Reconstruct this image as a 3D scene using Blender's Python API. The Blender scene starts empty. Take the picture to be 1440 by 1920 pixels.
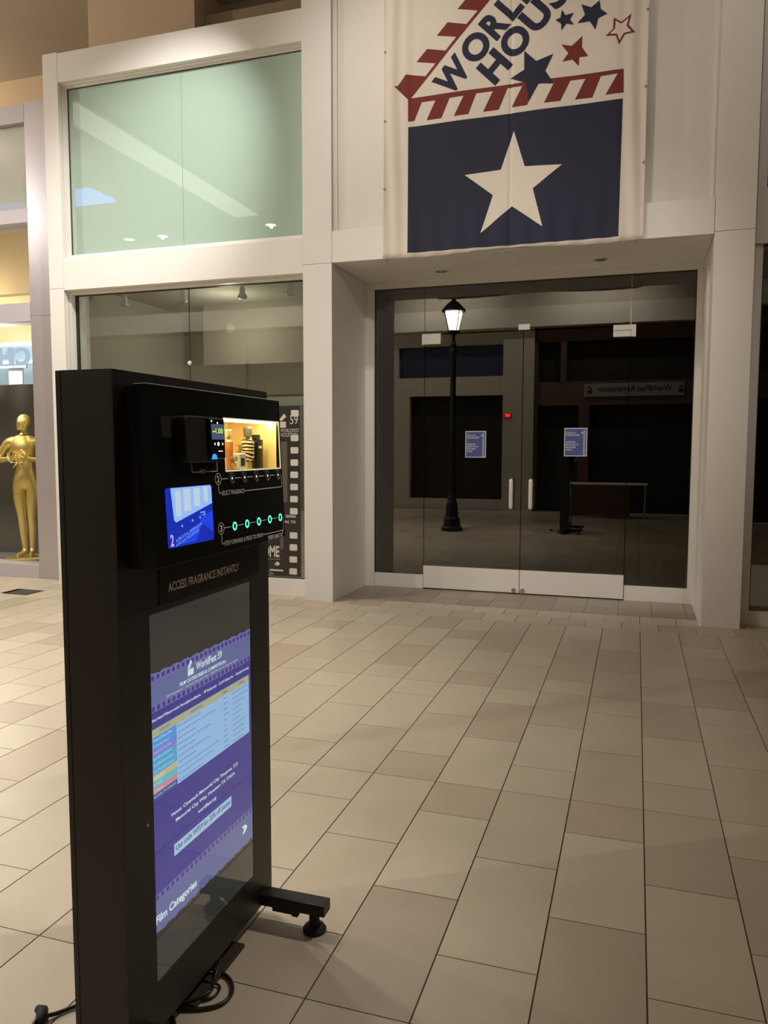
import bpy, bmesh, math, random
from mathutils import Vector, Matrix
random.seed(7)
S = bpy.context.scene
COL = S.collection

# ------------------------------------------------------------------ camera
def make_camera():
    a, b, c, f = 0.312268773, -0.0820351604, 0.00191692426, 1460.93
    ca, sa, cb, sb, cc, sc = math.cos(a), math.sin(a), math.cos(b), math.sin(b), math.cos(c), math.sin(c)
    r = Vector((ca, sa, 0)); fw = Vector((-sa*cb, ca*cb, sb)); u = r.cross(fw)
    r2 = cc*r + sc*u; u2 = -sc*r + cc*u
    cam = bpy.data.cameras.new('camera'); o = bpy.data.objects.new('camera', cam); COL.objects.link(o)
    m = Matrix(((r2.x, u2.x, -fw.x, 0), (r2.y, u2.y, -fw.y, 0), (r2.z, u2.z, -fw.z, 1.5), (0, 0, 0, 1)))
    o.matrix_world = m
    cam.sensor_fit = 'VERTICAL'; cam.sensor_height = 24; cam.lens = 24*f/1920
    cam.clip_start = 0.02; cam.clip_end = 100
    S.camera = o
make_camera()

# ------------------------------------------------------------------ world, lights, exposure
S.view_settings.view_transform = 'Standard'
S.view_settings.look = 'None'
S.view_settings.exposure = 0.0
S.view_settings.gamma = 1.0
S.view_settings.use_curve_mapping = False
W = bpy.data.worlds.new('world'); S.world = W; W.use_nodes = True
W.node_tree.nodes['Background'].inputs[0].default_value = (1.0, 0.86, 0.68, 1)
W.node_tree.nodes['Background'].inputs[1].default_value = 0.10
WARM = (1.0, 0.92, 0.83)
def spot(name, loc, target, power, angle, blend, radius, color=WARM):
    l = bpy.data.lights.new(name, 'SPOT'); l.energy = power; l.spot_size = math.radians(angle)
    l.spot_blend = blend; l.shadow_soft_size = radius; l.color = color
    o = bpy.data.objects.new(name, l); COL.objects.link(o); o.location = loc
    o.rotation_euler = (Vector(target)-Vector(loc)).to_track_quat('-Z', 'Y').to_euler()
    return o
def point(name, loc, power, radius, color=WARM):
    l = bpy.data.lights.new(name, 'POINT'); l.energy = power; l.shadow_soft_size = radius; l.color = color
    o = bpy.data.objects.new(name, l); COL.objects.link(o); o.location = loc
    return o
spot('facade_downlight_near', (-5.0, 5.2, 6.30), (-5.4, 4.6, 0), 525, 118, 1.0, 0.10)
spot('facade_downlight_far', (-8.6, 5.0, 6.30), (-8.4, 4.4, 0), 323, 130, 1.0, 0.10)
spot('floor_fill_spot', (-3.7, 3.6, 6.30), (-3.3, 3.4, 0), 735, 64, 1.0, 0.06)  # added spot without fixture; its cone shapes the floor brightness falling off rightwards
spot('upper_right_wash_light', (0.4, 4.3, 6.3), (0.5, 7.0, 4.7), 60, 70, 1.0, 0.06)
spot('banner_wash_light', (-2.7, 3.7, 6.30), (-1.9, 7.0, 4.2), 302, 66, 1.0, 0.10)
spot('concourse_downlight', (-7.8, -1.8, 6.36), (-6.8, 1.0, 0), 585, 125, 1.0, 0.03)
spot('concourse_downlight_b', (-10.61, -1.86, 6.36), (-10.0, 1.0, 0), 540, 130, 1.0, 0.03)
spot('south_wash_light', (-4.6, -1.3, 6.30), (-4.4, -2.7, 4.6), 380, 100, 1.0, 0.08)
spot('south_wash_light_b', (-0.9, -1.3, 6.30), (-0.9, -2.7, 4.6), 330, 100, 1.0, 0.08)
spot('glass_glow_spot', (-3.0, 4.9, 6.2), (-4.75, 7.12, 4.15), 640, 50, 1.0, 0.05, (1.0, 0.97, 0.90))  # added spot standing in for a ceiling light's blurred reflection in the glass
point('right_fill_light', (3.5, 0.6, 5.9), 12, 0.10)  # added weak fill from the right for the kiosk front
spot('recess_fill_light', (1.4, -1.0, 6.25), (-1.3, 7.7, 1.6), 1035, 30, 1.0, 0.08)  # unseen fill added to brighten doors and recess walls
point('upper_fill_light', (-10.5, 4.0, 5.5), 399, 0.12)  # added fill to lift the bulkhead, ceiling and upper wall
point('upper_wall_fill', (-9.3, 7.7, 5.75), 56, 0.08, (1.0, 0.86, 0.68))  # hidden point added to brighten the upper wall band and ceiling
spot('kiosk_accent_light', (2.2, 4.4, 6.25), (-1.0, 1.9, 0.6), 600, 21, 1.0, 0.06)
point('display_room_light', (-4.6, 8.3, 2.9), 20, 0.05)

# ------------------------------------------------------------------ materials
def mat(name, col, rough=0.5, metal=0.0, emit=None, es=0.0, spec=0.5, coat=0.0, noise=0.0, nscale=40, bump=0.0, bscale=200, stretch=None, trans=0.0, ior=1.45, alpha=1.0):
    m = bpy.data.materials.new(name); m.use_nodes = True; nt = m.node_tree
    b = nt.nodes['Principled BSDF']
    b.inputs['Base Color'].default_value = (*col, 1); b.inputs['Roughness'].default_value = rough
    b.inputs['Metallic'].default_value = metal; b.inputs['Specular IOR Level'].default_value = spec
    b.inputs['Coat Weight'].default_value = coat; b.inputs['Coat Roughness'].default_value = 0.03
    b.inputs['Transmission Weight'].default_value = trans; b.inputs['IOR'].default_value = ior
    if emit:
        b.inputs['Emission Color'].default_value = (*emit, 1); b.inputs['Emission Strength'].default_value = es
    if noise or bump:
        tc = nt.nodes.new('ShaderNodeTexCoord'); mp = nt.nodes.new('ShaderNodeMapping')
        nt.links.new(tc.outputs['Object'], mp.inputs[0])
        if stretch: mp.inputs['Scale'].default_value = stretch
    if noise:
        n = nt.nodes.new('ShaderNodeTexNoise'); n.inputs['Scale'].default_value = nscale; n.inputs['Detail'].default_value = 5
        nt.links.new(mp.outputs[0], n.inputs['Vector'])
        r = nt.nodes.new('ShaderNodeMapRange'); r.inputs['To Min'].default_value = 1-noise; r.inputs['To Max'].default_value = 1+noise
        nt.links.new(n.outputs['Fac'], r.inputs['Value'])
        x = nt.nodes.new('ShaderNodeVectorMath'); x.operation = 'SCALE'; x.inputs[0].default_value = col
        nt.links.new(r.outputs[0], x.inputs['Scale']); nt.links.new(x.outputs[0], b.inputs['Base Color'])
    if bump:
        n2 = nt.nodes.new('ShaderNodeTexNoise'); n2.inputs['Scale'].default_value = bscale; n2.inputs['Detail'].default_value = 3
        nt.links.new(mp.outputs[0], n2.inputs['Vector'])
        bp = nt.nodes.new('ShaderNodeBump'); bp.inputs['Strength'].default_value = bump; bp.inputs['Distance'].default_value = 0.003
        nt.links.new(n2.outputs['Fac'], bp.inputs['Height']); nt.links.new(bp.outputs[0], b.inputs['Normal'])
    return m
def glow(name, col, s):
    m = bpy.data.materials.new(name); m.use_nodes = True; nt = m.node_tree; nt.nodes.clear()
    o = nt.nodes.new('ShaderNodeOutputMaterial'); e = nt.nodes.new('ShaderNodeEmission')
    e.inputs[0].default_value = (*col, 1); e.inputs[1].default_value = s; nt.links.new(e.outputs[0], o.inputs[0]); return m
def glass(name, tint, k=1.0, base=0.0):
    m = bpy.data.materials.new(name); m.use_nodes = True; nt = m.node_tree; nt.nodes.clear()
    o = nt.nodes.new('ShaderNodeOutputMaterial'); t = nt.nodes.new('ShaderNodeBsdfTransparent'); g = nt.nodes.new('ShaderNodeBsdfGlossy')
    g.inputs['Roughness'].default_value = 0.0; g.inputs['Color'].default_value = (1, 1, 1, 1); t.inputs[0].default_value = (*tint, 1)
    lw = nt.nodes.new('ShaderNodeLayerWeight'); lw.inputs[0].default_value = 0.5
    pw = nt.nodes.new('ShaderNodeMath'); pw.operation = 'POWER'; pw.inputs[1].default_value = 5; nt.links.new(lw.outputs['Facing'], pw.inputs[0])
    fr = nt.nodes.new('ShaderNodeMath'); fr.operation = 'MULTIPLY_ADD'; fr.inputs[1].default_value = 0.96; fr.inputs[2].default_value = 0.04; nt.links.new(pw.outputs[0], fr.inputs[0])
    mm = nt.nodes.new('ShaderNodeMath'); mm.operation = 'MULTIPLY_ADD'; mm.use_clamp = True
    mm.inputs[1].default_value = k; mm.inputs[2].default_value = base
    nt.links.new(fr.outputs[0], mm.inputs[0]); x = nt.nodes.new('ShaderNodeMixShader')
    nt.links.new(mm.outputs[0], x.inputs[0]); nt.links.new(t.outputs[0], x.inputs[1]); nt.links.new(g.outputs[0], x.inputs[2])
    nt.links.new(x.outputs[0], o.inputs[0]); return m
M = {}
M['white'] = mat('white_paint', (0.80, 0.775, 0.73), 0.42, noise=0.02, nscale=3, bump=0.06, bscale=350)
M['white2'] = mat('white_panel', (0.76, 0.72, 0.65), 0.5, noise=0.02, nscale=3, bump=0.06, bscale=350)
M['satin'] = mat('satin_metal_panel', (0.46, 0.43, 0.44), 0.30, metal=0.5, noise=0.03, nscale=3)
M['tan'] = mat('tan_plaster', (0.50, 0.37, 0.24), 0.85, noise=0.03, nscale=2)
M['ceil'] = mat('ceiling_paint', (0.46, 0.40, 0.33), 0.9)
M['cream'] = mat('cream_paint', (0.80, 0.76, 0.62), 0.8)
M['seam'] = mat('dark_grey_gasket', (0.16, 0.14, 0.12), 0.8)  # dark grey joint strip between the mint panels
M['gasket'] = mat('black_gasket', (0.02, 0.02, 0.018), 0.5)
M['mint'] = mat('mint_back_painted_glass', (0.36, 0.49, 0.41), 0.5, coat=1.0, noise=0.02, nscale=2)
M['mint'].node_tree.nodes['Principled BSDF'].inputs['Coat IOR'].default_value = 1.9
M['mint'].node_tree.nodes['Principled BSDF'].inputs['Coat Roughness'].default_value = 0.0
M['glass'] = glass('window_glass', (0.80, 0.83, 0.77), 2.4, 0.0)
M['doorglass'] = glass('door_glass', (0.60, 0.60, 0.56), 2.9, 0.0)
M['clear'] = glass('clear_glass', (0.93, 0.95, 0.93), 1.0)
M['dark'] = mat('dark_interior', (0.025, 0.02, 0.015), 0.9)  # near-black colour stands in for the shade of unlit shop interiors
M['room'] = mat('display_room_paint', (0.46, 0.44, 0.36), 0.9)
M['roomceil'] = mat('textured_tile', (0.36, 0.34, 0.28), 0.9, bump=0.8, bscale=30)
M['grout'] = mat('grout', (0.045, 0.032, 0.02), 0.9)
M['banner'] = mat('banner_cloth', (0.72, 0.65, 0.57), 0.85, bump=0.15, bscale=500)
M['navy'] = mat('navy_print', (0.018, 0.020, 0.045), 0.8)
M['red'] = mat('red_print', (0.17, 0.026, 0.020), 0.8)
M['black'] = mat('black_powder_coat', (0.012, 0.011, 0.010), 0.42, bump=0.15, bscale=900)
M['blackgloss'] = mat('black_gloss_panel', (0.006, 0.007, 0.006), 0.22, bump=0.0)
M['blackside'] = mat('brown_black_laminate', (0.022, 0.017, 0.014), 0.45, bump=0.2, bscale=900)
M['silver'] = mat('silver_print', (0.85, 0.83, 0.78), 0.5)
M['whitevinyl'] = mat('white_vinyl', (0.75, 0.74, 0.72), 0.5)
M['rubber'] = mat('black_rubber', (0.012, 0.012, 0.012), 0.7)
M['cable'] = mat('black_cable', (0.01, 0.01, 0.01), 0.35)
M['gold'] = mat('gold_paint', (0.85, 0.64, 0.22), 0.34, metal=0.85, noise=0.08, nscale=8)
M['chrome'] = mat('brushed_metal', (0.62, 0.60, 0.56), 0.3, metal=1.0)
M['handle'] = mat('satin_handle', (0.72, 0.70, 0.64), 0.35, metal=0.3)
M['postmetal'] = mat('black_cast_iron', (0.012, 0.013, 0.012), 0.4)
M['posterblue'] = mat('poster_blue', (0.06, 0.085, 0.25), 0.6)
M['posterwhite'] = mat('poster_white', (0.55, 0.55, 0.60), 0.6)
M['posterblack'] = mat('poster_charcoal', (0.028, 0.025, 0.022), 0.35)
M['postergrey'] = mat('poster_grey', (0.12, 0.10, 0.09), 0.4)
M['postertext'] = mat('poster_text', (0.66, 0.63, 0.58), 0.5)
M['brown'] = mat('brown_storefront', (0.10, 0.06, 0.04), 0.7)
M['opp'] = mat('olive_white_storefront', (0.52, 0.48, 0.38), 0.7)
M['oppbeam'] = mat('pale_storefront_beam', (0.86, 0.84, 0.72), 0.7)
M['bluepanel'] = mat('dark_blue_panel', (0.02, 0.03, 0.07), 0.5)
M['beige'] = mat('beige_wall', (0.62, 0.56, 0.38), 0.8)
M['brownplate'] = mat('dark_steel_plate', (0.035, 0.028, 0.018), 0.6)
M['amber'] = mat('amber_perfume', (0.55, 0.20, 0.05), 0.15, spec=0.8)
M['goldpale'] = mat('pale_gold', (0.85, 0.66, 0.30), 0.22, metal=0.7)
M['bottlewhite'] = mat('white_bottle', (0.80, 0.76, 0.66), 0.3)
M['liner'] = mat('showcase_liner', (0.80, 0.58, 0.24), 0.5)
M['linerfloor'] = mat('showcase_floor', (0.80, 0.74, 0.56), 0.4)

# ------------------------------------------------------------------ helpers
def link(name, bm, m, parent=None, bevel=0.0, smooth=False, mats=None, seg=2):
    me = bpy.data.meshes.new(name)
    if parent is not None:
        bmesh.ops.translate(bm, verts=bm.verts, vec=-wloc(parent))
    bmesh.ops.recalc_face_normals(bm, faces=bm.faces)
    bm.to_mesh(me); bm.free()
    for x in (mats or [m]): me.materials.append(x)
    if smooth:
        for p in me.polygons: p.use_smooth = True
    o = bpy.data.objects.new(name, me); COL.objects.link(o)
    if parent is not None: o.parent = parent
    if bevel:
        md = o.modifiers.new('bevel', 'BEVEL'); md.width = bevel; md.segments = seg; md.limit_method = 'ANGLE'; md.angle_limit = math.radians(50)
    return o
def wloc(o):
    v = Vector((0, 0, 0))
    while o is not None: v += o.location; o = o.parent
    return v
def tag(o, label, cat, group=None, kind=None):
    o['label'] = label
    if cat: o['category'] = cat
    if group: o['group'] = group
    if kind: o['kind'] = kind
    return o
def thing(name, loc, label, cat, group=None, kind=None):
    o = bpy.data.objects.new(name, None); COL.objects.link(o); o.location = loc; o.empty_display_size = 0.1
    return tag(o, label, cat, group, kind)
def struct(name, bm, m, label=None, bevel=0.0, parent=None, mats=None):
    o = link(name, bm, m, parent, bevel, mats=mats)
    if parent is None:
        o['kind'] = 'structure'
        if label: o['label'] = label
    return o
def box(bm, x0, x1, y0, y1, z0, z1, mi=0, T=None):
    ps = [(x0,y0,z0),(x1,y0,z0),(x1,y1,z0),(x0,y1,z0),(x0,y0,z1),(x1,y0,z1),(x1,y1,z1),(x0,y1,z1)]
    v = [bm.verts.new(T(*p) if T else p) for p in ps]
    for f in ((0,3,2,1),(4,5,6,7),(0,1,5,4),(1,2,6,5),(2,3,7,6),(3,0,4,7)):
        fc = bm.faces.new([v[i] for i in f]); fc.material_index = mi
    return v
def B(*boxes):
    bm = bmesh.new()
    for b in boxes: box(bm, *b)
    return bm
def lathe(bm, prof, c, seg=20, axis='z', T=None, caps=True):
    rings = []
    for r, h in prof:
        ring = []
        for i in range(seg):
            a = 2*math.pi*i/seg; p = (r*math.cos(a), r*math.sin(a), h)
            if axis == 'y': p = (p[0], p[2], p[1])
            if axis == 'x': p = (p[2], p[0], p[1])
            q = (c[0]+p[0], c[1]+p[1], c[2]+p[2]); ring.append(bm.verts.new(T(*q) if T else q))
        rings.append(ring)
    for a, b in zip(rings, rings[1:]):
        for i in range(seg):
            bm.faces.new((a[i], a[(i+1) % seg], b[(i+1) % seg], b[i]))
    if caps:
        bm.faces.new(rings[0][::-1]); bm.faces.new(rings[-1])
def tube(bm, pts, r, seg=8, closed=False):
    pts = [Vector(p) for p in pts]; rings = []; up = Vector((0, 0, 1))
    n = len(pts)
    for i, p in enumerate(pts):
        d = (pts[min(i+1, n-1)]-pts[max(i-1, 0)]) if not closed else pts[(i+1) % n]-pts[i-1]
        d.normalize(); a = d.cross(up)
        if a.length < 1e-3: a = d.cross(Vector((1, 0, 0)))
        a.normalize(); b = a.cross(d)
        rr = r[i] if isinstance(r, (list, tuple)) else r
        rings.append([bm.verts.new(p+rr*(math.cos(2*math.pi*k/seg)*a+math.sin(2*math.pi*k/seg)*b)) for k in range(seg)])
    for i in range(n if closed else n-1):
        A, C = rings[i], rings[(i+1) % n]
        for k in range(seg): bm.faces.new((A[k], A[(k+1) % seg], C[(k+1) % seg], C[k]))
    if not closed:
        bm.faces.new(rings[0][::-1]); bm.faces.new(rings[-1])
def smooth_path(pts, n=8):
    P = [Vector(p) for p in pts]; out = []
    for i in range(len(P)-1):
        p0 = P[max(i-1, 0)]; p1 = P[i]; p2 = P[i+1]; p3 = P[min(i+2, len(P)-1)]
        for k in range(n):
            t = k/n
            out.append(0.5*((2*p1)+(p2-p0)*t+(2*p0-5*p1+4*p2-p3)*t*t+(3*p1-p0-3*p2+p3)*t**3))
    out.append(P[-1]); return out
_tc = {}
def glyphs(s, bold=0.0, res=3):
    k = (s, bold, res)
    if k not in _tc:
        c = bpy.data.curves.new('t', 'FONT'); c.body = s; c.resolution_u = res; c.offset = bold; c.fill_mode = 'FRONT'
        o = bpy.data.objects.new('t', c); COL.objects.link(o)
        dg = bpy.context.evaluated_depsgraph_get(); me = bpy.data.meshes.new_from_object(o.evaluated_get(dg))
        V = [(v.co.x, v.co.y) for v in me.vertices]; F = [tuple(p.vertices) for p in me.polygons]
        bpy.data.objects.remove(o); bpy.data.curves.remove(c); bpy.data.meshes.remove(me)
        xs = [v[0] for v in V]; ys = [v[1] for v in V]
        _tc[k] = (V, F, min(xs), max(xs), min(ys), max(ys))
    return _tc[k]
def text(bm, s, T, u0, u1, v0, v1, bold=0.0, thick=0.0, res=3, base=False, mi=0):
    """lettering fitted to the box u0..u1, v0..v1 of the surface T(u, v, height)"""
    V, F, a, b, c, d = glyphs(s, bold, res)
    if base: c, d = 0.0, 0.72
    g = lambda p, h: T(u0+(u1-u0)*(p[0]-a)/(b-a), v0+(v1-v0)*(p[1]-c)/(d-c), h)
    vs = [bm.verts.new(g(p, thick)) for p in V]
    for f in F:
        try: bm.faces.new([vs[i] for i in f]).material_index = mi
        except ValueError: pass
def poly(bm, pts, T, h=0.0, mi=0):
    vs = [bm.verts.new(T(u, v, h)) for u, v in pts]
    f = bm.faces.new(vs); f.material_index = mi
    return f
def rect(bm, T, u0, u1, v0, v1, h=0.0, mi=0): return poly(bm, [(u0, v0), (u1, v0), (u1, v1), (u0, v1)], T, h, mi)
def rrect(bm, T, u0, u1, v0, v1, r, h=0.0, n=4, mi=0):
    pts = []
    for cx, cy, a0 in ((u1-r, v0+r, -90), (u1-r, v1-r, 0), (u0+r, v1-r, 90), (u0+r, v0+r, 180)):
        for k in range(n+1):
            a = math.radians(a0+90*k/n); pts.append((cx+r*math.cos(a), cy+r*math.sin(a)))
    return poly(bm, pts, T, h, mi)
def ring(bm, T, cu, cv, ru, w, h=0.0, n=20, asp=1.0, mi=0):
    A = [bm.verts.new(T(cu+ru*math.cos(2*math.pi*i/n), cv+ru*asp*math.sin(2*math.pi*i/n), h)) for i in range(n)]
    C = [bm.verts.new(T(cu+(ru-w)*math.cos(2*math.pi*i/n), cv+(ru-w)*asp*math.sin(2*math.pi*i/n), h)) for i in range(n)]
    for i in range(n):
        f = bm.faces.new((A[i], A[(i+1) % n], C[(i+1) % n], C[i])); f.material_index = mi
def disc(bm, T, cu, cv, r, h=0.0, n=20, mi=0):
    return poly(bm, [(cu+r*math.cos(2*math.pi*i/n), cv+r*math.sin(2*math.pi*i/n)) for i in range(n)], T, h, mi)
def line(bm, T, pts, w, h=0.0, mi=0):
    for (u0, v0), (u1, v1) in zip(pts, pts[1:]):
        d = math.hypot(u1-u0, v1-v0); nx, ny = -(v1-v0)/d*w/2, (u1-u0)/d*w/2; ex, ey = (u1-u0)/d*w/2, (v1-v0)/d*w/2
        poly(bm, [(u0-nx-ex, v0-ny-ey), (u1-nx+ex, v1-ny+ey), (u1+nx+ex, v1+ny+ey), (u0+nx-ex, v0+ny-ey)], T, h, mi)
FACE_S = lambda Y: (lambda u, v, h=0: (u, Y-h, v))          # surface looking towards the camera side (-Y)
FACE_N = lambda Y: (lambda u, v, h=0: (-u, Y+h, v))         # surface looking +Y

# ------------------------------------------------------------------ floor
TW, PX, PY, UN = 0.2965, -1.118, 1.85, 0.29265
def build_floor():
    bm = bmesh.new(); lay = bm.faces.layers.float_color.new('tile')
    def tile(x0, x1, y0, y1, kind=0):
        g, e = 0.0024, 0.0017
        x0 += g; x1 -= g; y0 += e; y1 -= e
        v = [bm.verts.new(p) for p in ((x0, y0, 0), (x1, y0, 0), (x1, y1, 0), (x0, y1, 0))]
        f = bm.faces.new(v); t = random.random(); q = random.random()
        f[lay] = (t, q, kind, 1)
        w = [bm.verts.new((p.co.x, p.co.y, -0.002)) for p in v]
        for i in range(4):
            s = bm.faces.new((v[i], w[i], w[(i+1) % 4], v[(i+1) % 4])); s[lay] = (t, q, kind, 1)
    for k in range(-50, 27):
        x0 = PX+k*TW; x1 = x0+TW
        offs = (0, 1, 3) if k % 2 == 0 else (0, 2, 4)
        ys = sorted(PY+5*UN*m+o*UN for m in range(-4, 4) for o in offs)
        ys = [-2.65]+[y for y in ys if -2.6 < y < 6.5]+[6.675]
        for a, b in zip(ys, ys[1:]):
            if k == -17 and a < 6.4 < b:
                tile(x0, x1, a, 6.33); tile(x0-0.06, x1-0.06, 6.345, 6.61, 2); tile(x0, x1, 6.61, b)
            elif k == -17 and b > 6.5: tile(x0, x1, 6.62, b) if b > 6.63 else None
            else: tile(x0, x1, a, b)
        tile(x0+TW/2, x1+TW/2, 6.675, 6.955)
        tile(x0, x1, 6.955, 7.235)
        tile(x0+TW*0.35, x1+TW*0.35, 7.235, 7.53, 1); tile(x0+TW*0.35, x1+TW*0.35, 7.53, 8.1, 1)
    box(bm, -16, 7, -2.65, 8.1, -0.06, -0.0016)
    bm.faces.ensure_lookup_table()
    for f in bm.faces:
        if f.calc_center_median().z < -0.0012 and f.calc_area() > 5: f[lay] = (0, 0, 5, 1)
    for f in list(bm.faces)[-6:]: f[lay] = (0, 0, 5, 1)
    m = bpy.data.materials.new('floor_tile'); m.use_nodes = True; nt = m.node_tree; b = nt.nodes['Principled BSDF']
    at = nt.nodes.new('ShaderNodeAttribute'); at.attribute_name = 'tile'
    sp = nt.nodes.new('ShaderNodeSeparateColor'); nt.links.new(at.outputs['Color'], sp.inputs[0])
    r = nt.nodes.new('ShaderNodeValToRGB'); e = r.color_ramp.elements
    e[0].position = 0; e[0].color = (0.446, 0.376, 0.286, 1); e[1].position = 1; e[1].color = (0.572, 0.505, 0.389, 1)
    for p, c in ((0.12, (0.485, 0.407, 0.308, 1)), (0.35, (0.529, 0.458, 0.348, 1)), (0.6, (0.548, 0.482, 0.367, 1))):
        x = r.color_ramp.elements.new(p); x.color = c
    nt.links.new(sp.outputs[0], r.inputs[0])
    tc = nt.nodes.new('ShaderNodeTexCoord'); n = nt.nodes.new('ShaderNodeTexNoise'); n.inputs['Scale'].default_value = 5; n.inputs['Detail'].default_value = 6
    nt.links.new(tc.outputs['Object'], n.inputs['Vector'])
    mr = nt.nodes.new('ShaderNodeMapRange'); mr.inputs['To Min'].default_value = 0.90; mr.inputs['To Max'].default_value = 1.08; nt.links.new(n.outputs['Fac'], mr.inputs[0])
    vm = nt.nodes.new('ShaderNodeVectorMath'); vm.operation = 'SCALE'; nt.links.new(r.outputs[0], vm.inputs[0]); nt.links.new(mr.outputs[0], vm.inputs['Scale'])
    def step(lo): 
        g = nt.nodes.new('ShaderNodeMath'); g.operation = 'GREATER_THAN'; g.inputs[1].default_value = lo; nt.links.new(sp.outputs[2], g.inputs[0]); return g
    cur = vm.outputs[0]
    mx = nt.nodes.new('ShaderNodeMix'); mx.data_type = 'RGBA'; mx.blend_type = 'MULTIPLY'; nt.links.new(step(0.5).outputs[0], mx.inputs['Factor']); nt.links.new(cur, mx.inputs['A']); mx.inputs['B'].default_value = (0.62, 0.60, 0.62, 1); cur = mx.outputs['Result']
    for lo, c in ((1.5, (0.045, 0.045, 0.05, 1)), (4, (0.045, 0.032, 0.02, 1))):
        mx = nt.nodes.new('ShaderNodeMix'); mx.data_type = 'RGBA'; nt.links.new(step(lo).outputs[0], mx.inputs['Factor']); nt.links.new(cur, mx.inputs['A']); mx.inputs['B'].default_value = c; cur = mx.outputs['Result']
    nt.links.new(cur, b.inputs['Base Color'])
    rr = nt.nodes.new('ShaderNodeMapRange'); rr.inputs['To Min'].default_value = 0.30; rr.inputs['To Max'].default_value = 0.44; nt.links.new(n.outputs['Fac'], rr.inputs[0]); nt.links.new(rr.outputs[0], b.inputs['Roughness'])
    n3 = nt.nodes.new('ShaderNodeTexNoise'); n3.inputs['Scale'].default_value = 60; nt.links.new(tc.outputs['Object'], n3.inputs['Vector'])
    bp = nt.nodes.new('ShaderNodeBump'); bp.inputs['Strength'].default_value = 0.08; bp.inputs['Distance'].default_value = 0.002; nt.links.new(n3.outputs['Fac'], bp.inputs['Height']); nt.links.new(bp.outputs[0], b.inputs['Normal'])
    struct('floor', bm, m, 'beige ceramic tile floor of the mall concourse')
build_floor()

# ------------------------------------------------------------------ shell
CZ = 6.4
struct('ceiling', B((-16, 7, -3.4, 9.2, CZ, CZ+0.1)), M['ceil'], 'brown shaded ceiling above the concourse')
struct('wall_west', B((-16.1, -16, -3.4, 9.2, 0, CZ)), M['tan'], 'tan end wall far to the left')
struct('wall_east', B((7, 7.1, -3.4, 9.2, 0, CZ)), M['tan'], 'tan end wall far to the right')
struct('wall_north', B((-16, -2.8, 8.82, 8.95, 3.6, CZ)), M['tan'], 'tan upper wall behind the top of the storefronts')
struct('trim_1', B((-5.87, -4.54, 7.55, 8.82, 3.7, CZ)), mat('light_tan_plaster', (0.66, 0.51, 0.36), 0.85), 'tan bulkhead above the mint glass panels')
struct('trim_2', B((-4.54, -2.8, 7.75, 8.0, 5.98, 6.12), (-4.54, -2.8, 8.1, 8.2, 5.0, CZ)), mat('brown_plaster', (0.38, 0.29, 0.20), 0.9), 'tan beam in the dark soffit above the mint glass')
struct('trim_3', B((-8.25, -7.6, -0.95, 4.75, CZ-0.05, CZ)), M['cream'], 'cream rim of the glowing ceiling strip crossing the concourse')
tag(link('glow_strip', B((-8.2, -7.65, -0.9, 4.7, CZ-0.056, CZ-0.051)), glow('strip_glow', (1.0, 0.92, 0.70), 1.6)), 'long ceiling strip with an added glow, reflected in the mint glass', 'ceiling light')  # emission added so the beam underside looks lit in the reflection

# --- our storefront: pilasters, beams, panels
sm = 0.003
def seamed(x0, x1, y0, y1, zs):
    bm = bmesh.new()
    for a, b in zip(zs, zs[1:]): box(bm, x0, x1, y0, y1, a+(sm if a else 0), b)
    return bm
struct('trim_4', seamed(-6.03, -5.845, 7.0, 7.4, (0, 3.185, 5.59)), M['white'], 'white pilaster left of the mint glass panels', 0.002)
struct('trim_5', B((-5.842, -3.08, 7.0, 7.35, 5.287, 5.578)), M['white'], 'white header beam above the mint glass panels', 0.002)
struct('trim_6', B((-5.842, -3.08, 7.0, 7.35, 3.165, 3.492)), M['white'], 'white beam between mint glass panels and lower shop window', 0.002)
struct('trim_7', seamed(-3.08, -2.783, 7.0, 8.4, (0, 3.238, CZ)), M['white'], 'white pilaster between shop window and door recess', 0.002)
struct('trim_8', B((-2.78, 0.553, 7.0, 8.4, 3.24, 3.53)), M['white'], 'white beam over the door recess', 0.002)
struct('wall_front', B((-2.783, 0.556, 7.045, 8.4, 3.53, CZ), (-2.755, -2.735, 7.03, 7.06, 3.53, CZ), (0.525, 0.54, 7.03, 7.06, 3.53, CZ)), M['white2'], 'white panelled wall behind the banner')
struct('trim_9', seamed(0.556, 0.86, 7.0, 8.4, (0, 3.255, CZ)), M['white'], 'white pilaster right of the door recess', 0.002)
# frames
def frame(x0, x1, y0, y1, z0, z1, w, wb=None):
    wb = wb or w
    return ((x0, x0+w, y0, y1, z0, z1), (x1-w, x1, y0, y1, z0, z1), (x0+w, x1-w, y0, y1, z1-w, z1), (x0+w, x1-w, y0, y1, z0, z0+wb))
# window 1: mint spandrel
w1 = struct('window_1', B(*frame(-5.842, -3.08, 7.09, 7.15, 3.492, 5.287, 0.028, 0.055), (-5.842, -3.08, 7.15, 7.3, 3.492, 3.52), *frame(-5.842, -3.08, 7.05, 7.09, 3.492, 5.287, 0.012, 0.03)), M['white'], 'upper window of two mint green glass panels in a white frame', 0.002)
w1['category'] = 'window'
struct('gasket', B((-5.814, -5.804, 7.108, 7.14, 3.547, 5.259), (-5.804, -3.08, 7.108, 7.14, 5.252, 5.259)), M['gasket'], parent=w1)
struct('glass_panel', B((-5.804, -4.446, 7.115, 7.13, 3.547, 5.252)), M['mint'], parent=w1)
struct('glass_panel', B((-4.442, -3.08, 7.115, 7.13, 3.547, 5.252)), M['mint'], parent=w1)
struct('joint', B((-4.446, -4.442, 7.12, 7.13, 3.547, 5.252)), M['seam'], parent=w1)
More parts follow.
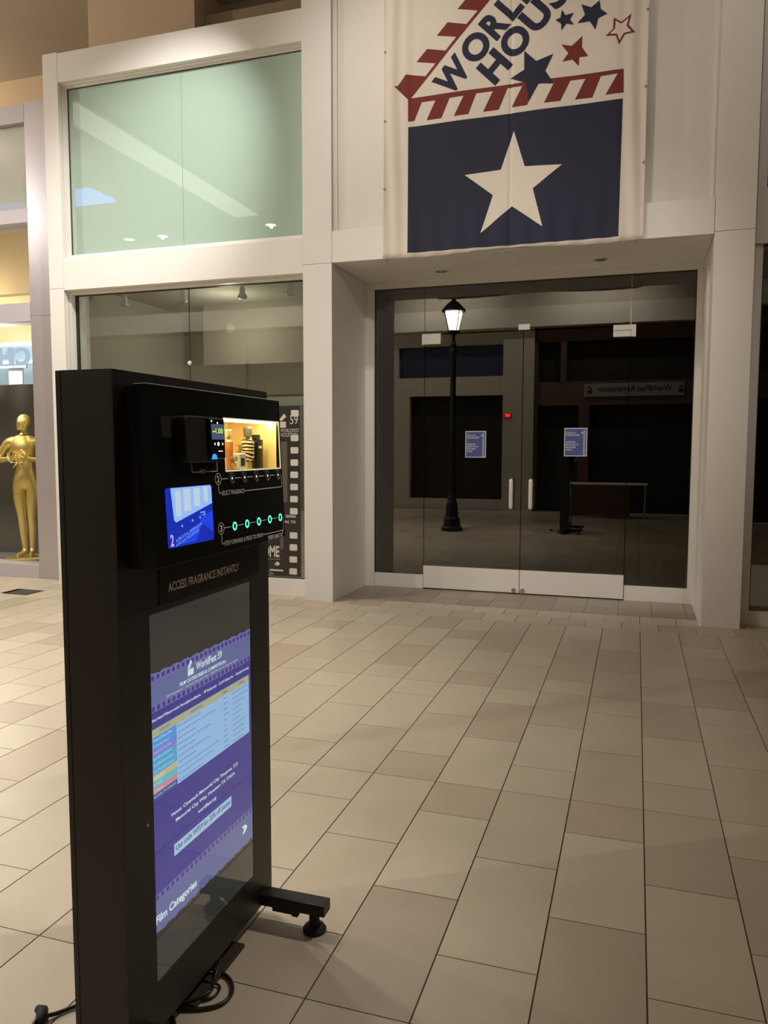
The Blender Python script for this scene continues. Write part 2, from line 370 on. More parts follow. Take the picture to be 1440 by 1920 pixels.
# window 2: lower display window
w2 = struct('window_2', B((-5.845, -3.08, 7.14, 7.3, 0, 0.178), (-5.845, -5.822, 7.08, 7.2, 0.178, 3.165), (-5.822, -3.08, 7.08, 7.2, 3.135, 3.165), (-5.845, -5.83, 7.03, 7.08, 0, 3.03)), M['white'], 'large clear shop window below the mint glass panels', 0.002)
w2['category'] = 'window'
struct('gasket', B((-5.822, -5.806, 7.15, 7.19, 0.178, 3.135), (-5.806, -3.08, 7.15, 7.19, 3.128, 3.135), (-5.806, -3.08, 7.155, 7.19, 0.178, 0.184)), M['gasket'], parent=w2)
struct('pane', B((-5.806, -4.434, 7.168, 7.176, 0.184, 3.128)), M['glass'], parent=w2)
struct('pane', B((-4.430, -3.08, 7.168, 7.176, 0.184, 3.128)), M['glass'], parent=w2)
struct('joint', B((-4.434, -4.430, 7.166, 7.178, 0.184, 3.128)), M['gasket'], parent=w2)
bm = bmesh.new(); lathe(bm, [(0.001, -0.016), (0.014, -0.016), (0.022, -0.010), (0.024, 0)], (-4.432, 7.166, 2.373), 16, 'y'); struct('glass_clamp', bm, M['whitevinyl'], parent=w2)
# display room behind window 2
struct('wall_display_back', B((-6.0, -3.08, 9.6, 9.7, 0, 3.3), (-6.0, -5.93, 7.42, 9.6, 0, 3.3)), M['room'], 'plain wall inside the empty display room')
struct('ceiling_display', B((-6.0, -3.08, 7.36, 9.7, 3.3, 3.4)), M['roomceil'], 'textured tile ceiling inside the display room')
struct('floor_display', B((-6.0, -3.08, 7.3, 9.7, 0.0, 0.03)), M['room'], 'display room floor')
struct('trim_14', B((-5.3, -3.4, 8.9, 9.6, 2.55, 3.3), (-3.6, -3.4, 9.2, 9.6, 0.03, 2.55)), mat('display_bulkhead', (0.30, 0.27, 0.22), 0.9), 'grey bulkhead inside the display room')
def track_head(x, label):
    t = thing('track_light', (x, 7.7, 3.3), label, 'spotlight', 'track spotlights in the display room')
    bm = bmesh.new(); lathe(bm, [(0.012, 0), (0.012, -0.07)], (x, 7.7, 3.3), 10); link('stem', bm, M['whitevinyl'], t)
    bm = bmesh.new(); lathe(bm, [(0.022, -0.07), (0.03, -0.09), (0.03, -0.13), (0.052, -0.17), (0.052, -0.185)], (x, 7.7, 3.3), 16); link('lamp_head', bm, M['whitevinyl'], t, smooth=True)
    bm = bmesh.new(); lathe(bm, [(0.03, -0.184), (0.045, -0.19), (0.03, -0.197)], (x, 7.7, 3.3), 16); link('bulb', bm, M['chrome'], t, smooth=True)
track_head(-5.60, 'white track spotlight behind the lower window, leftmost of four')
track_head(-4.84, 'white track spotlight just left of the window joint')
track_head(-4.10, 'white track spotlight just right of the window joint')
track_head(-3.53, 'white track spotlight nearest the pilaster, rightmost of four')

# ------------------------------------------------------------------ door recess
struct('trim_10', B((-2.783, 0.556, 7.96, 8.06, 3.168, 3.24), (-2.783, -2.685, 7.96, 8.06, 0, 3.168), (0.499, 0.556, 7.96, 8.06, 0, 3.168)), M['white'], 'white frame around the glass doors', 0.002)
struct('trim_11', B((0.535, 0.556, 7.3, 7.5, 0.28, 3.05), (0.545, 0.556, 7.02, 7.96, 0, 0.28)), M['white'], 'raised moulding on the right wall of the recess', 0.002)
struct('baseboard_left', B((-2.685, -2.14, 7.985, 8.03, 0, 0.148)), M['white'], 'white sill panel left of the glass doors', 0.002)
struct('baseboard_right', B((-0.083, 0.499, 7.985, 8.03, 0, 0.148)), M['white'], 'white sill panel right of the glass doors', 0.002)
tr = struct('window_3', B((-2.685, -2.678, 7.99, 8.02, 0.148, 3.168), (0.492, 0.499, 7.99, 8.02, 0.148, 3.168), (-2.678, 0.492, 7.99, 8.02, 3.161, 3.168)), M['gasket'], 'fixed glass sidelights and transom around the doors')
tr['category'] = 'window'
struct('pane', B((-2.678, -2.140, 8.0, 8.01, 0.148, 3.161)), M['doorglass'], parent=tr)
struct('pane', B((-2.136, -0.086, 8.0, 8.01, 2.685, 3.161)), M['doorglass'], parent=tr)
struct('pane', B((-0.082, 0.492, 8.0, 8.01, 0.148, 3.161)), M['doorglass'], parent=tr)
struct('joint', B((-2.140, -2.136, 7.999, 8.011, 2.68, 3.161)), M['gasket'], parent=tr)
struct('joint', B((-0.086, -0.082, 7.999, 8.011, 2.68, 3.161)), M['chrome'], parent=tr)
struct('patch_fitting', B((-2.165, -2.145, 7.985, 8.025, 2.575, 2.685), (-2.145, -1.965, 7.985, 8.025, 2.635, 2.685)), M['white'], parent=tr)
struct('patch_fitting', B((-1.162, -1.05, 7.985, 8.025, 2.685, 2.74)), M['white'], parent=tr)
struct('patch_fitting', B((-0.075, -0.035, 7.985, 8.025, 2.575, 2.69), (-0.245, -0.075, 7.985, 8.025, 2.64, 2.69)), M['white'], parent=tr)
def glass_door(name, x0, x1, hx, lockx, px0, px1, label):
    d = struct(name, B((x0, x1, 8.0, 8.01, 0.24, 2.675)), M['doorglass'], label); d['category'] = 'door'
    struct('kick_rail', B((x0, x1, 7.975, 8.035, 0.012, 0.247)), M['white'], parent=d, bevel=0.002)
    struct('hinge_fitting', B((px0, px1, 7.982, 8.028, 2.578, 2.634)), M['white'], parent=d, bevel=0.001)
    bm = bmesh.new(); lathe(bm, [(0.001, 0.879), (0.012, 0.882), (0.019, 0.893), (0.021, 0.905), (0.021, 1.165), (0.019, 1.177), (0.012, 1.188), (0.001, 1.191)], (hx, 7.935, 0), 16); lathe(bm, [(0.010, 7.94), (0.010, 8.0)], (hx, 0, 0.93), 10, 'y'); lathe(bm, [(0.010, 7.94), (0.010, 8.0)], (hx, 0, 1.14), 10, 'y')
    link('door_handle', bm, M['handle'], d, smooth=True)
    bm = bmesh.new(); lathe(bm, [(0.022, 7.962), (0.024, 7.975)], (lockx, 0, 0.04), 16, 'y'); struct('floor_lock', bm, M['chrome'], parent=d)
    return d
glass_door('door_1', -2.134, -1.115, -1.205, -1.168, -2.143, -1.965, 'left glass door with white kick rail and vertical handle')
glass_door('door_2', -1.108, -0.088, -1.008, -1.078, -0.245, -0.077, 'right glass door with white kick rail and vertical handle')
# dark shop behind the doors
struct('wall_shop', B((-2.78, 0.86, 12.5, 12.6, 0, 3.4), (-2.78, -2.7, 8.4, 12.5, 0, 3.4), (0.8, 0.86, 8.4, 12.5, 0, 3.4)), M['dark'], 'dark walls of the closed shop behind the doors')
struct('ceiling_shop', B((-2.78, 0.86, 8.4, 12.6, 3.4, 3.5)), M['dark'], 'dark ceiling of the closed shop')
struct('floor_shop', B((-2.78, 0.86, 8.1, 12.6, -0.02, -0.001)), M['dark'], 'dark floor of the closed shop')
# posters on the doors
def door_poster(x0, x1, z0, z1, label):
    t = thing('notice_poster', (x0, 7.997, z0), label, 'poster', 'ticketed event notices on the glass doors')
    link('sheet', B((x0, x1, 7.9955, 7.9985, z0, z1)), M['posterwhite'], t)
    T = FACE_S(7.9945); b = 0.009; bm = bmesh.new(); rect(bm, T, x0+b, x1-b, z0+b, z1-b); link('blue_print', bm, M['posterblue'], t)
    bm = bmesh.new(); H = z1-z0; Wd = x1-x0
    for s, v, w in (('THIS IS A', .83, .42), ('TICKETED EVENT', .745, .60), ('ADMISSION', .50, .42), ('RESTRICTED TO', .41, .56), ('REGISTERED', .32, .44), ('GUESTS', .23, .28)):
        text(bm, s, T, x0+.07*Wd, x0+(.07+w)*Wd, z0+(v-.03)*H, z0+(v+.035)*H, 0.02, 0.001, 2)
    link('lettering', bm, M['posterwhite'], t)
    bm = bmesh.new()
    for k in range(17): rect(bm, T, x1-.17*Wd, x1-.09*Wd, z0+(.04+k*.053)*H, z0+(.04+k*.053+.03)*H, 0.001)
    rect(bm, T, x1-.25*Wd, x1-.19*Wd, z0+.80*H, z0+.85*H, 0.001); poly(bm, [(x1-.26*Wd, z0+.85*H), (x1-.19*Wd, z0+.85*H), (x1-.20*Wd, z0+.88*H)], T, 0.001)
    link('film_perforations', bm, M['posterwhite'], t)
door_poster(-1.694, -1.478, 1.402, 1.676, 'blue notice poster with white border on the left glass door')
door_poster(-0.690, -0.468, 1.420, 1.702, 'blue notice poster with white border on the right glass door')
# soffit fittings
def soffit_light(x, y, label):
    t = thing('recessed_downlight', (x, y, 3.24), label, 'ceiling light', 'unlit downlights in the recess soffit')
    bm = bmesh.new(); lathe(bm, [(0.062, 0.0), (0.085, 0.0), (0.085, -0.006), (0.062, -0.006), (0.062, 0.0)], (x, y, 3.24), 24, caps=False); link('trim_ring', bm, M['white'], t)
    bm = bmesh.new(); lathe(bm, [(0.06, -0.001), (0.05, -0.003), (0.03, -0.016), (0.01, -0.02)], (x, y, 3.24), 20); link('lamp', bm, M['chrome'], t, smooth=True)
soffit_light(-1.876, 7.643, 'unlit round downlight in the soffit, left of the door centre')
soffit_light(-0.363, 7.616, 'unlit round downlight in the soffit, right of the door centre')
bm = bmesh.new(); lathe(bm, [(0.055, 0), (0.055, -0.012), (0.04, -0.02), (0.001, -0.022)], (-1.103, 7.514, 3.24), 24)
tag(link('smoke_detector', bm, M['whitevinyl'], smooth=False), 'small round white detector in the soffit between the two downlights', 'detector')

# ------------------------------------------------------------------ banner
BX0, BX1, BZ0, BZ1 = -2.262, 0.005, 3.235, 6.25
def fold(x, z):
    e = max(0, 1-(x-BX0)/0.35)+max(0, 1-(BX1-x)/0.30)
    lo = max(0, 1-(z-BZ0)/0.5)
    return (0.004*math.sin(x*9+z*0.7)+e*0.009*math.sin(x*46+math.sin(z*1.6)*1.3)+lo*0.007*math.sin(x*31+1)+0.003*math.sin(x*3+z*2.3)
            -0.006*math.exp(-((x+1.11)/0.012)**2))
TB = lambda u, v, h=0: (u, 6.972-fold(u, v)-h, v)
def drape(bm):
    """cut a flat print into narrow strips and lay it on the folds of the cloth"""
    for ax, lo, hi, st in ((0, BX0, BX1, 0.012), (2, BZ0, BZ1, 0.1)):
        n = [0, 0, 0]; n[ax] = 1; x = lo
        while x < hi:
            c = [0, 0, 0]; c[ax] = x
            bmesh.ops.bisect_plane(bm, geom=bm.verts[:]+bm.edges[:]+bm.faces[:], plane_co=c, plane_no=n, dist=1e-6); x += st
    bmesh.ops.triangulate(bm, faces=bm.faces[:])
    for v in bm.verts: v.co.y = 6.972-fold(v.co.x, v.co.z)-v.co.y
FLAT = lambda u, v, h=0: (u, h, v)
ban = thing('banner', (-1.13, 6.97, BZ0), 'tall white cloth banner with red and navy clapperboard logo above the doors', 'banner')
bm = bmesh.new(); nx, nz = 300, 60
g = [[bm.verts.new(TB(BX0+(BX1-BX0)*i/nx, BZ0+(BZ1-BZ0)*j/nz-(0.012*math.sin(i/nx*9.4) if j == 0 else 0))) for j in range(nz+1)] for i in range(nx+1)]
for i in range(nx):
    for j in range(nz): bm.faces.new((g[i][j], g[i+1][j], g[i+1][j+1], g[i][j+1]))
cloth = link('cloth', bm, M['banner'], ban, smooth=True)
so = cloth.modifiers.new('thickness', 'SOLIDIFY'); so.thickness = 0.001
grommet = mat('dull_grommet', (0.25, 0.23, 0.2), 0.6)
for z in (3.85, 4.45, 5.05, 5.65):
    for x in (BX0+0.012, BX1-0.012):
        bm = bmesh.new(); lathe(bm, [(0.011, -0.004), (0.011, 0.0)], TB(x, z, 0.001), 10, 'y'); link('grommet', bm, grommet, ban)
for x in (BX0+0.03, -1.13, BX1-0.05):
    bm = bmesh.new(); tube(bm, [(x, 6.99, BZ0-0.005), (x, 6.975, BZ0-0.02), (x, 6.99, BZ0-0.035)], 0.004, 6); link('tie', bm, grommet, ban)
def print_(name, polys, m, h=0.0022, label=None):
    bm = bmesh.new()
    for p in polys: poly(bm, p, FLAT, h)
    drape(bm); o = link(name, bm, m, ban)
    if label: o['label'] = label
    return o
blue = [(-2.029, 4.372), (-0.185, 4.378), (-0.193, 3.268), (-2.029, 3.266)]
star = [(-1.08, 4.226), (-0.982, 3.92), (-0.668, 3.903), (-0.91, 3.729), (-0.823, 3.403), (-1.089, 3.598), (-1.362, 3.389), (-1.256, 3.707), (-1.506, 3.9), (-1.189, 3.915)]
redbar = [(-2.164, 4.744), (-2.006, 4.62), (-0.184, 4.615), (-0.18, 4.426), (-0.326, 4.425), (-0.231, 4.582), (-0.365, 4.581), (-0.43, 4.419), (-0.571, 4.421), (-0.49, 4.578), (-0.612, 4.579), (-0.692, 4.424), (-0.828, 4.425), (-0.745, 4.585), (-0.895, 4.586), (-0.971, 4.425), (-1.103, 4.425), (-1.013, 4.588), (-1.139, 4.589), (-1.215, 4.42), (-1.352, 4.42), (-1.268, 4.582), (-1.412, 4.582), (-1.481, 4.416), (-1.611, 4.415), (-1.525, 4.576), (-1.649, 4.574), (-1.725, 4.412), (-1.861, 4.413), (-1.78, 4.572), (-1.905, 4.573), (-1.975, 4.419), (-2.031, 4.42), (-2.032, 4.61)]
print_('navy_block', [blue], M['navy']); print_('white_star', [star], M['banner'], 0.0038)
print_('red_clapper_bar', [redbar], M['red'])
U = Vector((0.6993, 0.7148)); V2 = Vector((-0.7148, 0.6993)); O2 = Vector((-2.006, 4.62))
TR = lambda e1, e2, h=0: ((O2+U*e1+V2*e2).x, h, (O2+U*e1+V2*e2).y)
bm = bmesh.new()
poly(bm, [(-2.164, 4.744), (-2.006, 4.62), (-0.60, 6.058), (-0.625, 6.075), (-1.968, 4.692), (-2.141, 4.741)], FLAT, 0.0026)
for k in range(6):
    dx, dz = 0.186*k, 0.1915*k
    poly(bm, [(p[0]+dx, p[1]+dz) for p in ((-1.980, 4.680), (-1.869, 4.789), (-2.053, 4.830), (-2.133, 4.740))] if k == 0 else [(p[0]+dx, p[1]+dz) for p in ((-1.948, 4.690), (-1.857, 4.782), (-2.045, 4.828), (-2.143, 4.732))], FLAT, 0.0022)
drape(bm); link('red_clapper_arm', bm, M['red'], ban)
def word(name, s, widths, e, v0, v1):
    bm = bmesh.new()
    for ch, w in zip(s, widths):
        text(bm, ch, lambda u, v, h=0: TR(u, v, 0.0030), e, e+w-0.022, v0, v1, 0.045, 0, 5); e += w
    bmesh.ops.recalc_face_normals(bm, faces=bm.faces); drape(bm); link(name, bm, M['navy'], ban)
word('top_lettering', 'WORLDFEST', (.325, .262, .195, .165, .235, .165, .17, .19, .19), 0.213, -0.292, -0.055)
word('lower_lettering', 'HOUSTON', (.240, .265, .235, .19, .19, .265, .24), 0.532, -0.540, -0.300)
for _p in [[(-1.001, 4.874), (-0.898, 4.774), (-0.757, 4.814), (-0.821, 4.685), (-0.749, 4.573), (-0.875, 4.589), (-0.955, 4.455), (-0.985, 4.609), (-1.117, 4.664), (-0.999, 4.718)],
  [(-0.693, 5.16), (-0.664, 5.112), (-0.595, 5.122), (-0.626, 5.074), (-0.593, 5.026), (-0.655, 5.044), (-0.695, 4.994), (-0.699, 5.049), (-0.746, 5.085), (-0.705, 5.098)],
  [(-0.389, 5.186), (-0.379, 5.114), (-0.325, 5.069), (-0.396, 5.046), (-0.418, 4.958), (-0.465, 5.033), (-0.565, 5.033), (-0.505, 5.092), (-0.536, 5.179), (-0.455, 5.142)]]: print_('navy_star', [_p], M['navy'], 0.0040)
for _p in [[(-0.522, 4.926), (-0.523, 4.835), (-0.47, 4.756), (-0.543, 4.758), (-0.546, 4.687), (-0.6, 4.747), (-0.682, 4.741), (-0.634, 4.804), (-0.693, 4.881), (-0.607, 4.859)],
  [(-0.133, 5.038), (-0.154, 4.953), (-0.101, 4.887), (-0.182, 4.883), (-0.227, 4.81), (-0.254, 4.885), (-0.337, 4.895), (-0.278, 4.941), (-0.274, 5.029), (-0.213, 4.988)]]: print_('red_star', [_p], M['red'])
s6 = [(-0.133, 5.038), (-0.154, 4.953), (-0.101, 4.887), (-0.182, 4.883), (-0.227, 4.81), (-0.254, 4.885), (-0.337, 4.895), (-0.278, 4.941), (-0.274, 5.029), (-0.213, 4.988)]
cx = sum(p[0] for p in s6)/10; cz = sum(p[1] for p in s6)/10
print_('star_outline_fill', [[(cx+(p[0]-cx)*0.72, cz+(p[1]-cz)*0.72) for p in s6]], M['banner'], 0.0042)

# ------------------------------------------------------------------ film poster on window 2
fp = thing('film_poster', (-3.75, 7.16, 0.19), 'charcoal film festival poster with white perforations on the lower window by the pilaster', 'poster')
T = FACE_S(7.163)
link('sheet', B((-4.30, -3.195, 7.1632, 7.1662, 0.195, 1.915)), M['posterblack'], fp)
bm = bmesh.new()
for i in range(14):
    z = 0.25+i*0.1225
    if i in (4, 12): continue
    for x in (-3.262, -4.235): rrect(bm, T, x-0.042+(i-7)*0.0024*(x > -4), x+0.042+(i-7)*0.0024*(x > -4), z-0.032, z+0.032, 0.012, 0.0004)
link('perforations', bm, M['postertext'], fp)
bm = bmesh.new()
text(bm, '59', T, -3.30, -3.215, 1.735, 1.822, 0.0, .001)
text(bm, 'WORLDFEST', T, -3.408, -3.20, 1.655, 1.690, 0.0, .001); text(bm, 'HOUSTON', T, -3.408, -3.215, 1.608, 1.648, 0.0, .001)
text(bm, 'May 3, 2026', T, -3.52, -3.245, 0.79, 0.825, 0.03, .001); text(bm, 'HOUSTON, TX', T, -3.53, -3.245, 0.735, 0.768, 0.03, .001)
text(bm, 'WELCOME', T, -3.86, -3.43, 0.388, 0.505, 0.03, .001)
poly(bm, [(-3.41, 1.76), (-3.345, 1.76), (-3.345, 1.70), (-3.41, 1.70)], T, .001); poly(bm, [(-3.425, 1.775), (-3.365, 1.84), (-3.34, 1.81), (-3.39, 1.768)], T, .001)
line(bm, T, [(-3.86, .367), (-3.42, .367)], .003, .001)
poly(bm, [(-3.49, .31), (-3.46, .345), (-3.425, .33), (-3.44, .30)], T, .001)
rect(bm, T, -3.54, -3.39, .245, .262, .001); line(bm, T, [(-3.56, .175+.03), (-3.50, .215), (-3.555, .235), (-3.56, .205)], .004, .001)
link('lettering', bm, M['postertext'], fp)
bm = bmesh.new(); rect(bm, T, -3.46, -3.335, 0.95, 1.56, .0003); rect(bm, T, -3.42, -3.385, .47, .72, .0003); link('printed_picture', bm, M['postergrey'], fp)
bm = bmesh.new(); rect(bm, T, -4.0, -3.50, 0.95, 1.60, .0003); link('printed_picture', bm, M['postergrey'], fp)
struct('trim_15', B((-4.30, -3.195, 7.32, 7.36, 1.93, 2.02)), M['white2'], 'pale rail inside the lower shop window above the poster')

# ------------------------------------------------------------------ right neighbour
struct('trim_12', B((0.863, 0.945, 7.17, 7.4, 0, 3.2), (0.945, 4.0, 7.17, 7.4, 0, 0.125), (0.863, 4.0, 7.14, 7.4, 3.17, 3.61), (0.863, 0.95, 7.14, 7.4, 3.61, CZ), (4.0, 4.3, 7.0, 7.4, 0, CZ)), M['white'], 'white frame of the shop window at the right edge', 0.002)
w4 = struct('window_4', B((0.945, 0.953, 7.19, 7.23, 0.125, 3.17), (0.953, 4.0, 7.19, 7.23, 3.162, 3.17)), M['gasket'], 'dark shop window at the right edge')
w4['category'] = 'window'
struct('pane', B((0.953, 4.0, 7.205, 7.213, 0.125, 3.162)), M['doorglass'], parent=w4)
struct('spandrel_panel', B((0.953, 4.0, 7.2, 7.22, 3.61, CZ)), mat('dark_green_spandrel', (0.09, 0.12, 0.10), 0.5, coat=1.0), parent=w4)
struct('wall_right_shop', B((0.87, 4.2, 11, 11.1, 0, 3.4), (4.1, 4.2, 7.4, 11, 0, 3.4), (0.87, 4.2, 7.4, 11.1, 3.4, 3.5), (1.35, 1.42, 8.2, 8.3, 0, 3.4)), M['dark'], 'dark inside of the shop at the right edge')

# ------------------------------------------------------------------ left neighbour
struct('trim_13', seamed(-6.47, -6.034, 7.2, 7.45, (0, 2.955, 5.26)), M['satin'], 'satin metal pilaster of the neighbouring shop at the left', 0.002)
struct('trim_16', B((-12, -6.473, 7.2, 7.45, 5.045, 5.24), (-12, -6.473, 7.2, 7.45, 3.98, 4.13), (-12, -6.473, 7.2, 7.45, 2.905, 3.11), (-12, -6.473, 7.2, 7.45, 0, 0.155)), mat('satin_metal_rail', (0.50, 0.46, 0.50), 0.5, metal=0.15), 'satin metal rails of the neighbouring shop front', 0.002)
w5 = struct('window_5', B((-6.48, -6.474, 7.25, 7.3, 0.155, 2.905)), M['gasket'], 'shop windows of the neighbouring shop with a gold statue inside')
w5['category'] = 'window'
struct('pane', B((-12, -6.48, 7.27, 7.278, 0.155, 2.905)), M['clear'], parent=w5)
struct('pane', B((-12, -6.48, 7.27, 7.278, 3.11, 3.98)), M['clear'], parent=w5)
struct('spandrel_panel', B((-12, -6.48, 7.27, 7.29, 4.13, 5.045)), mat('pale_green_spandrel', (0.44, 0.46, 0.38), 0.5, coat=0.7), parent=w5)
struct('floor_neighbour', B((-12, -6.04, 7.3, 12, 0.05, 0.15)), mat('polished_dark_floor', (0.16, 0.17, 0.17), 0.2), 'dark display floor under the gold statue')
struct('wall_neighbour', B((-12, -6.06, 12, 12.1, 0, 5.2), (-6.06, -6.04, 7.46, 12, 0.15, 5.2)), M['beige'], 'beige inside walls of the neighbouring shop')
struct('ceiling_neighbour', B((-12, -6.04, 7.46, 12, 4.75, 4.85)), mat('olive_ceiling', (0.36, 0.33, 0.22), 0.9), 'olive ceiling inside the neighbouring shop')
struct('trim_17', B((-12, -6.07, 8.0, 8.05, 0.15, 2.285)), mat('charcoal_backdrop', (0.035, 0.033, 0.03), 0.25), 'charcoal backdrop panel behind the gold statue')
for _z, _l in ((2.93, 'upper'), (2.68, 'lower')):
    tag(link('light_strip', B((-8.55, -7.75, 8.88, 8.92, _z-0.02, _z+0.025)), glow('cool_light_'+_l, (0.85, 0.93, 1.0), 1.6)), _l+' white lit strip behind the mirrored shop letters', 'light strip', 'lit strips behind the mirrored letters')
struct('wall_neighbour_mid', B((-12, -6.07, 9.0, 9.05, 2.2, 2.93)), mat('sky_blue_wall', (0.42, 0.58, 0.80), 0.6), 'pale blue wall behind the mirrored letters')
struct('wall_neighbour_upper', B((-12, -6.07, 9.0, 9.05, 2.93, 3.75)), M['beige'], 'beige wall above the mirrored letters')
DL1, DL2 = (-9.363, 10.285), (-9.848, 10.372)
def ceiling_disc(x, y, z, r, label, group, s=9.0, power=0):
    t = thing('ceiling_downlight', (x, y, z), label, 'ceiling light', group)
    bm = bmesh.new(); lathe(bm, [(r, 0), (r*1.3, 0), (r*1.3, -0.008), (r, -0.008), (r, 0)], (x, y, z-0.002), 24, caps=False); link('trim_ring', bm, M['whitevinyl'], t)
    bm = bmesh.new(); lathe(bm, [(r, -0.002), (r, -0.006)], (x, y, z-0.002), 24); link('lens', bm, glowdisc, t)
glowdisc = glow('lit_downlight_lens', (1.0, 0.93, 0.8), 8.0)
ceiling_disc(*DL1, 4.75, 0.11, 'lit downlight inside the neighbouring shop, nearer the pilaster', 'neighbouring shop downlights')
ceiling_disc(*DL2, 4.75, 0.09, 'lit downlight inside the neighbouring shop at the left photo edge', 'neighbouring shop downlights')
point('neighbour_shop_light', (-8.6, 8.4, 3.5), 22, 0.1, (1.0, 0.88, 0.62))
point('statue_fill_light', (-7.5, 7.42, 2.7), 120, 0.06, (1.0, 0.90, 0.70))  # front fill added for the gold statue, no fixture
ceiling_disc(-7.80, -1.78, CZ, 0.12, 'lit concourse downlight nearest the camera', 'concourse downlights')
ceiling_disc(-10.61, -1.86, CZ, 0.12, 'lit concourse downlight, middle of three', 'concourse downlights')
ceiling_disc(-11.53, -1.87, CZ, 0.12, 'lit concourse downlight farthest left', 'concourse downlights')
ceiling_disc(-5.0, 5.2, CZ, 0.12, 'lit downlight over the storefront near the mint glass panels', 'storefront downlights')
ceiling_disc(-8.6, 5.0, CZ, 0.12, 'lit downlight over the neighbouring storefront', 'storefront downlights')
tag(link('blue_light_panel', B((-13.2, -9.95, 0.75, 1.5, CZ-0.06, CZ-0.01)), glow('blue_glow', (0.22, 0.34, 1.0), 4.5)), 'blue glowing panel on the ceiling far to the left', 'light panel')
# mirrored shop letters C H
cs = thing('shop_sign_letters', (-7.1, 7.6, 2.5), 'pale letters of a shop sign seen mirrored above the gold statue', 'sign')
TM = lambda u, v, h=0: (-u, 7.6+h, v)
bm = bmesh.new()
x = 6.85
for ch, w in (('C', 0.24), ('H', 0.27), ('I', 0.12), ('C', 0.24), ('O', 0.26)):
    text(bm, ch, TM, x, x+w-0.04, 2.47, 2.68, 0.03, 0.0, 4); x += w
ext = bmesh.ops.extrude_face_region(bm, geom=bm.faces[:])
bmesh.ops.translate(bm, verts=[v for v in ext['geom'] if isinstance(v, bmesh.types.BMVert)], vec=(0, -0.03, 0))
link('letters', bm, glow('letter_glow', (0.62, 0.76, 1.0), 0.85), cs)
link('mounting_rail', B((-8.2, -6.9, 7.575, 7.6, 2.44, 2.465), (-7.18, -6.98, 7.60, 7.62, 2.25, 2.45)), mat('pale_blue_rail', (0.5, 0.62, 0.8), 0.4), cs)

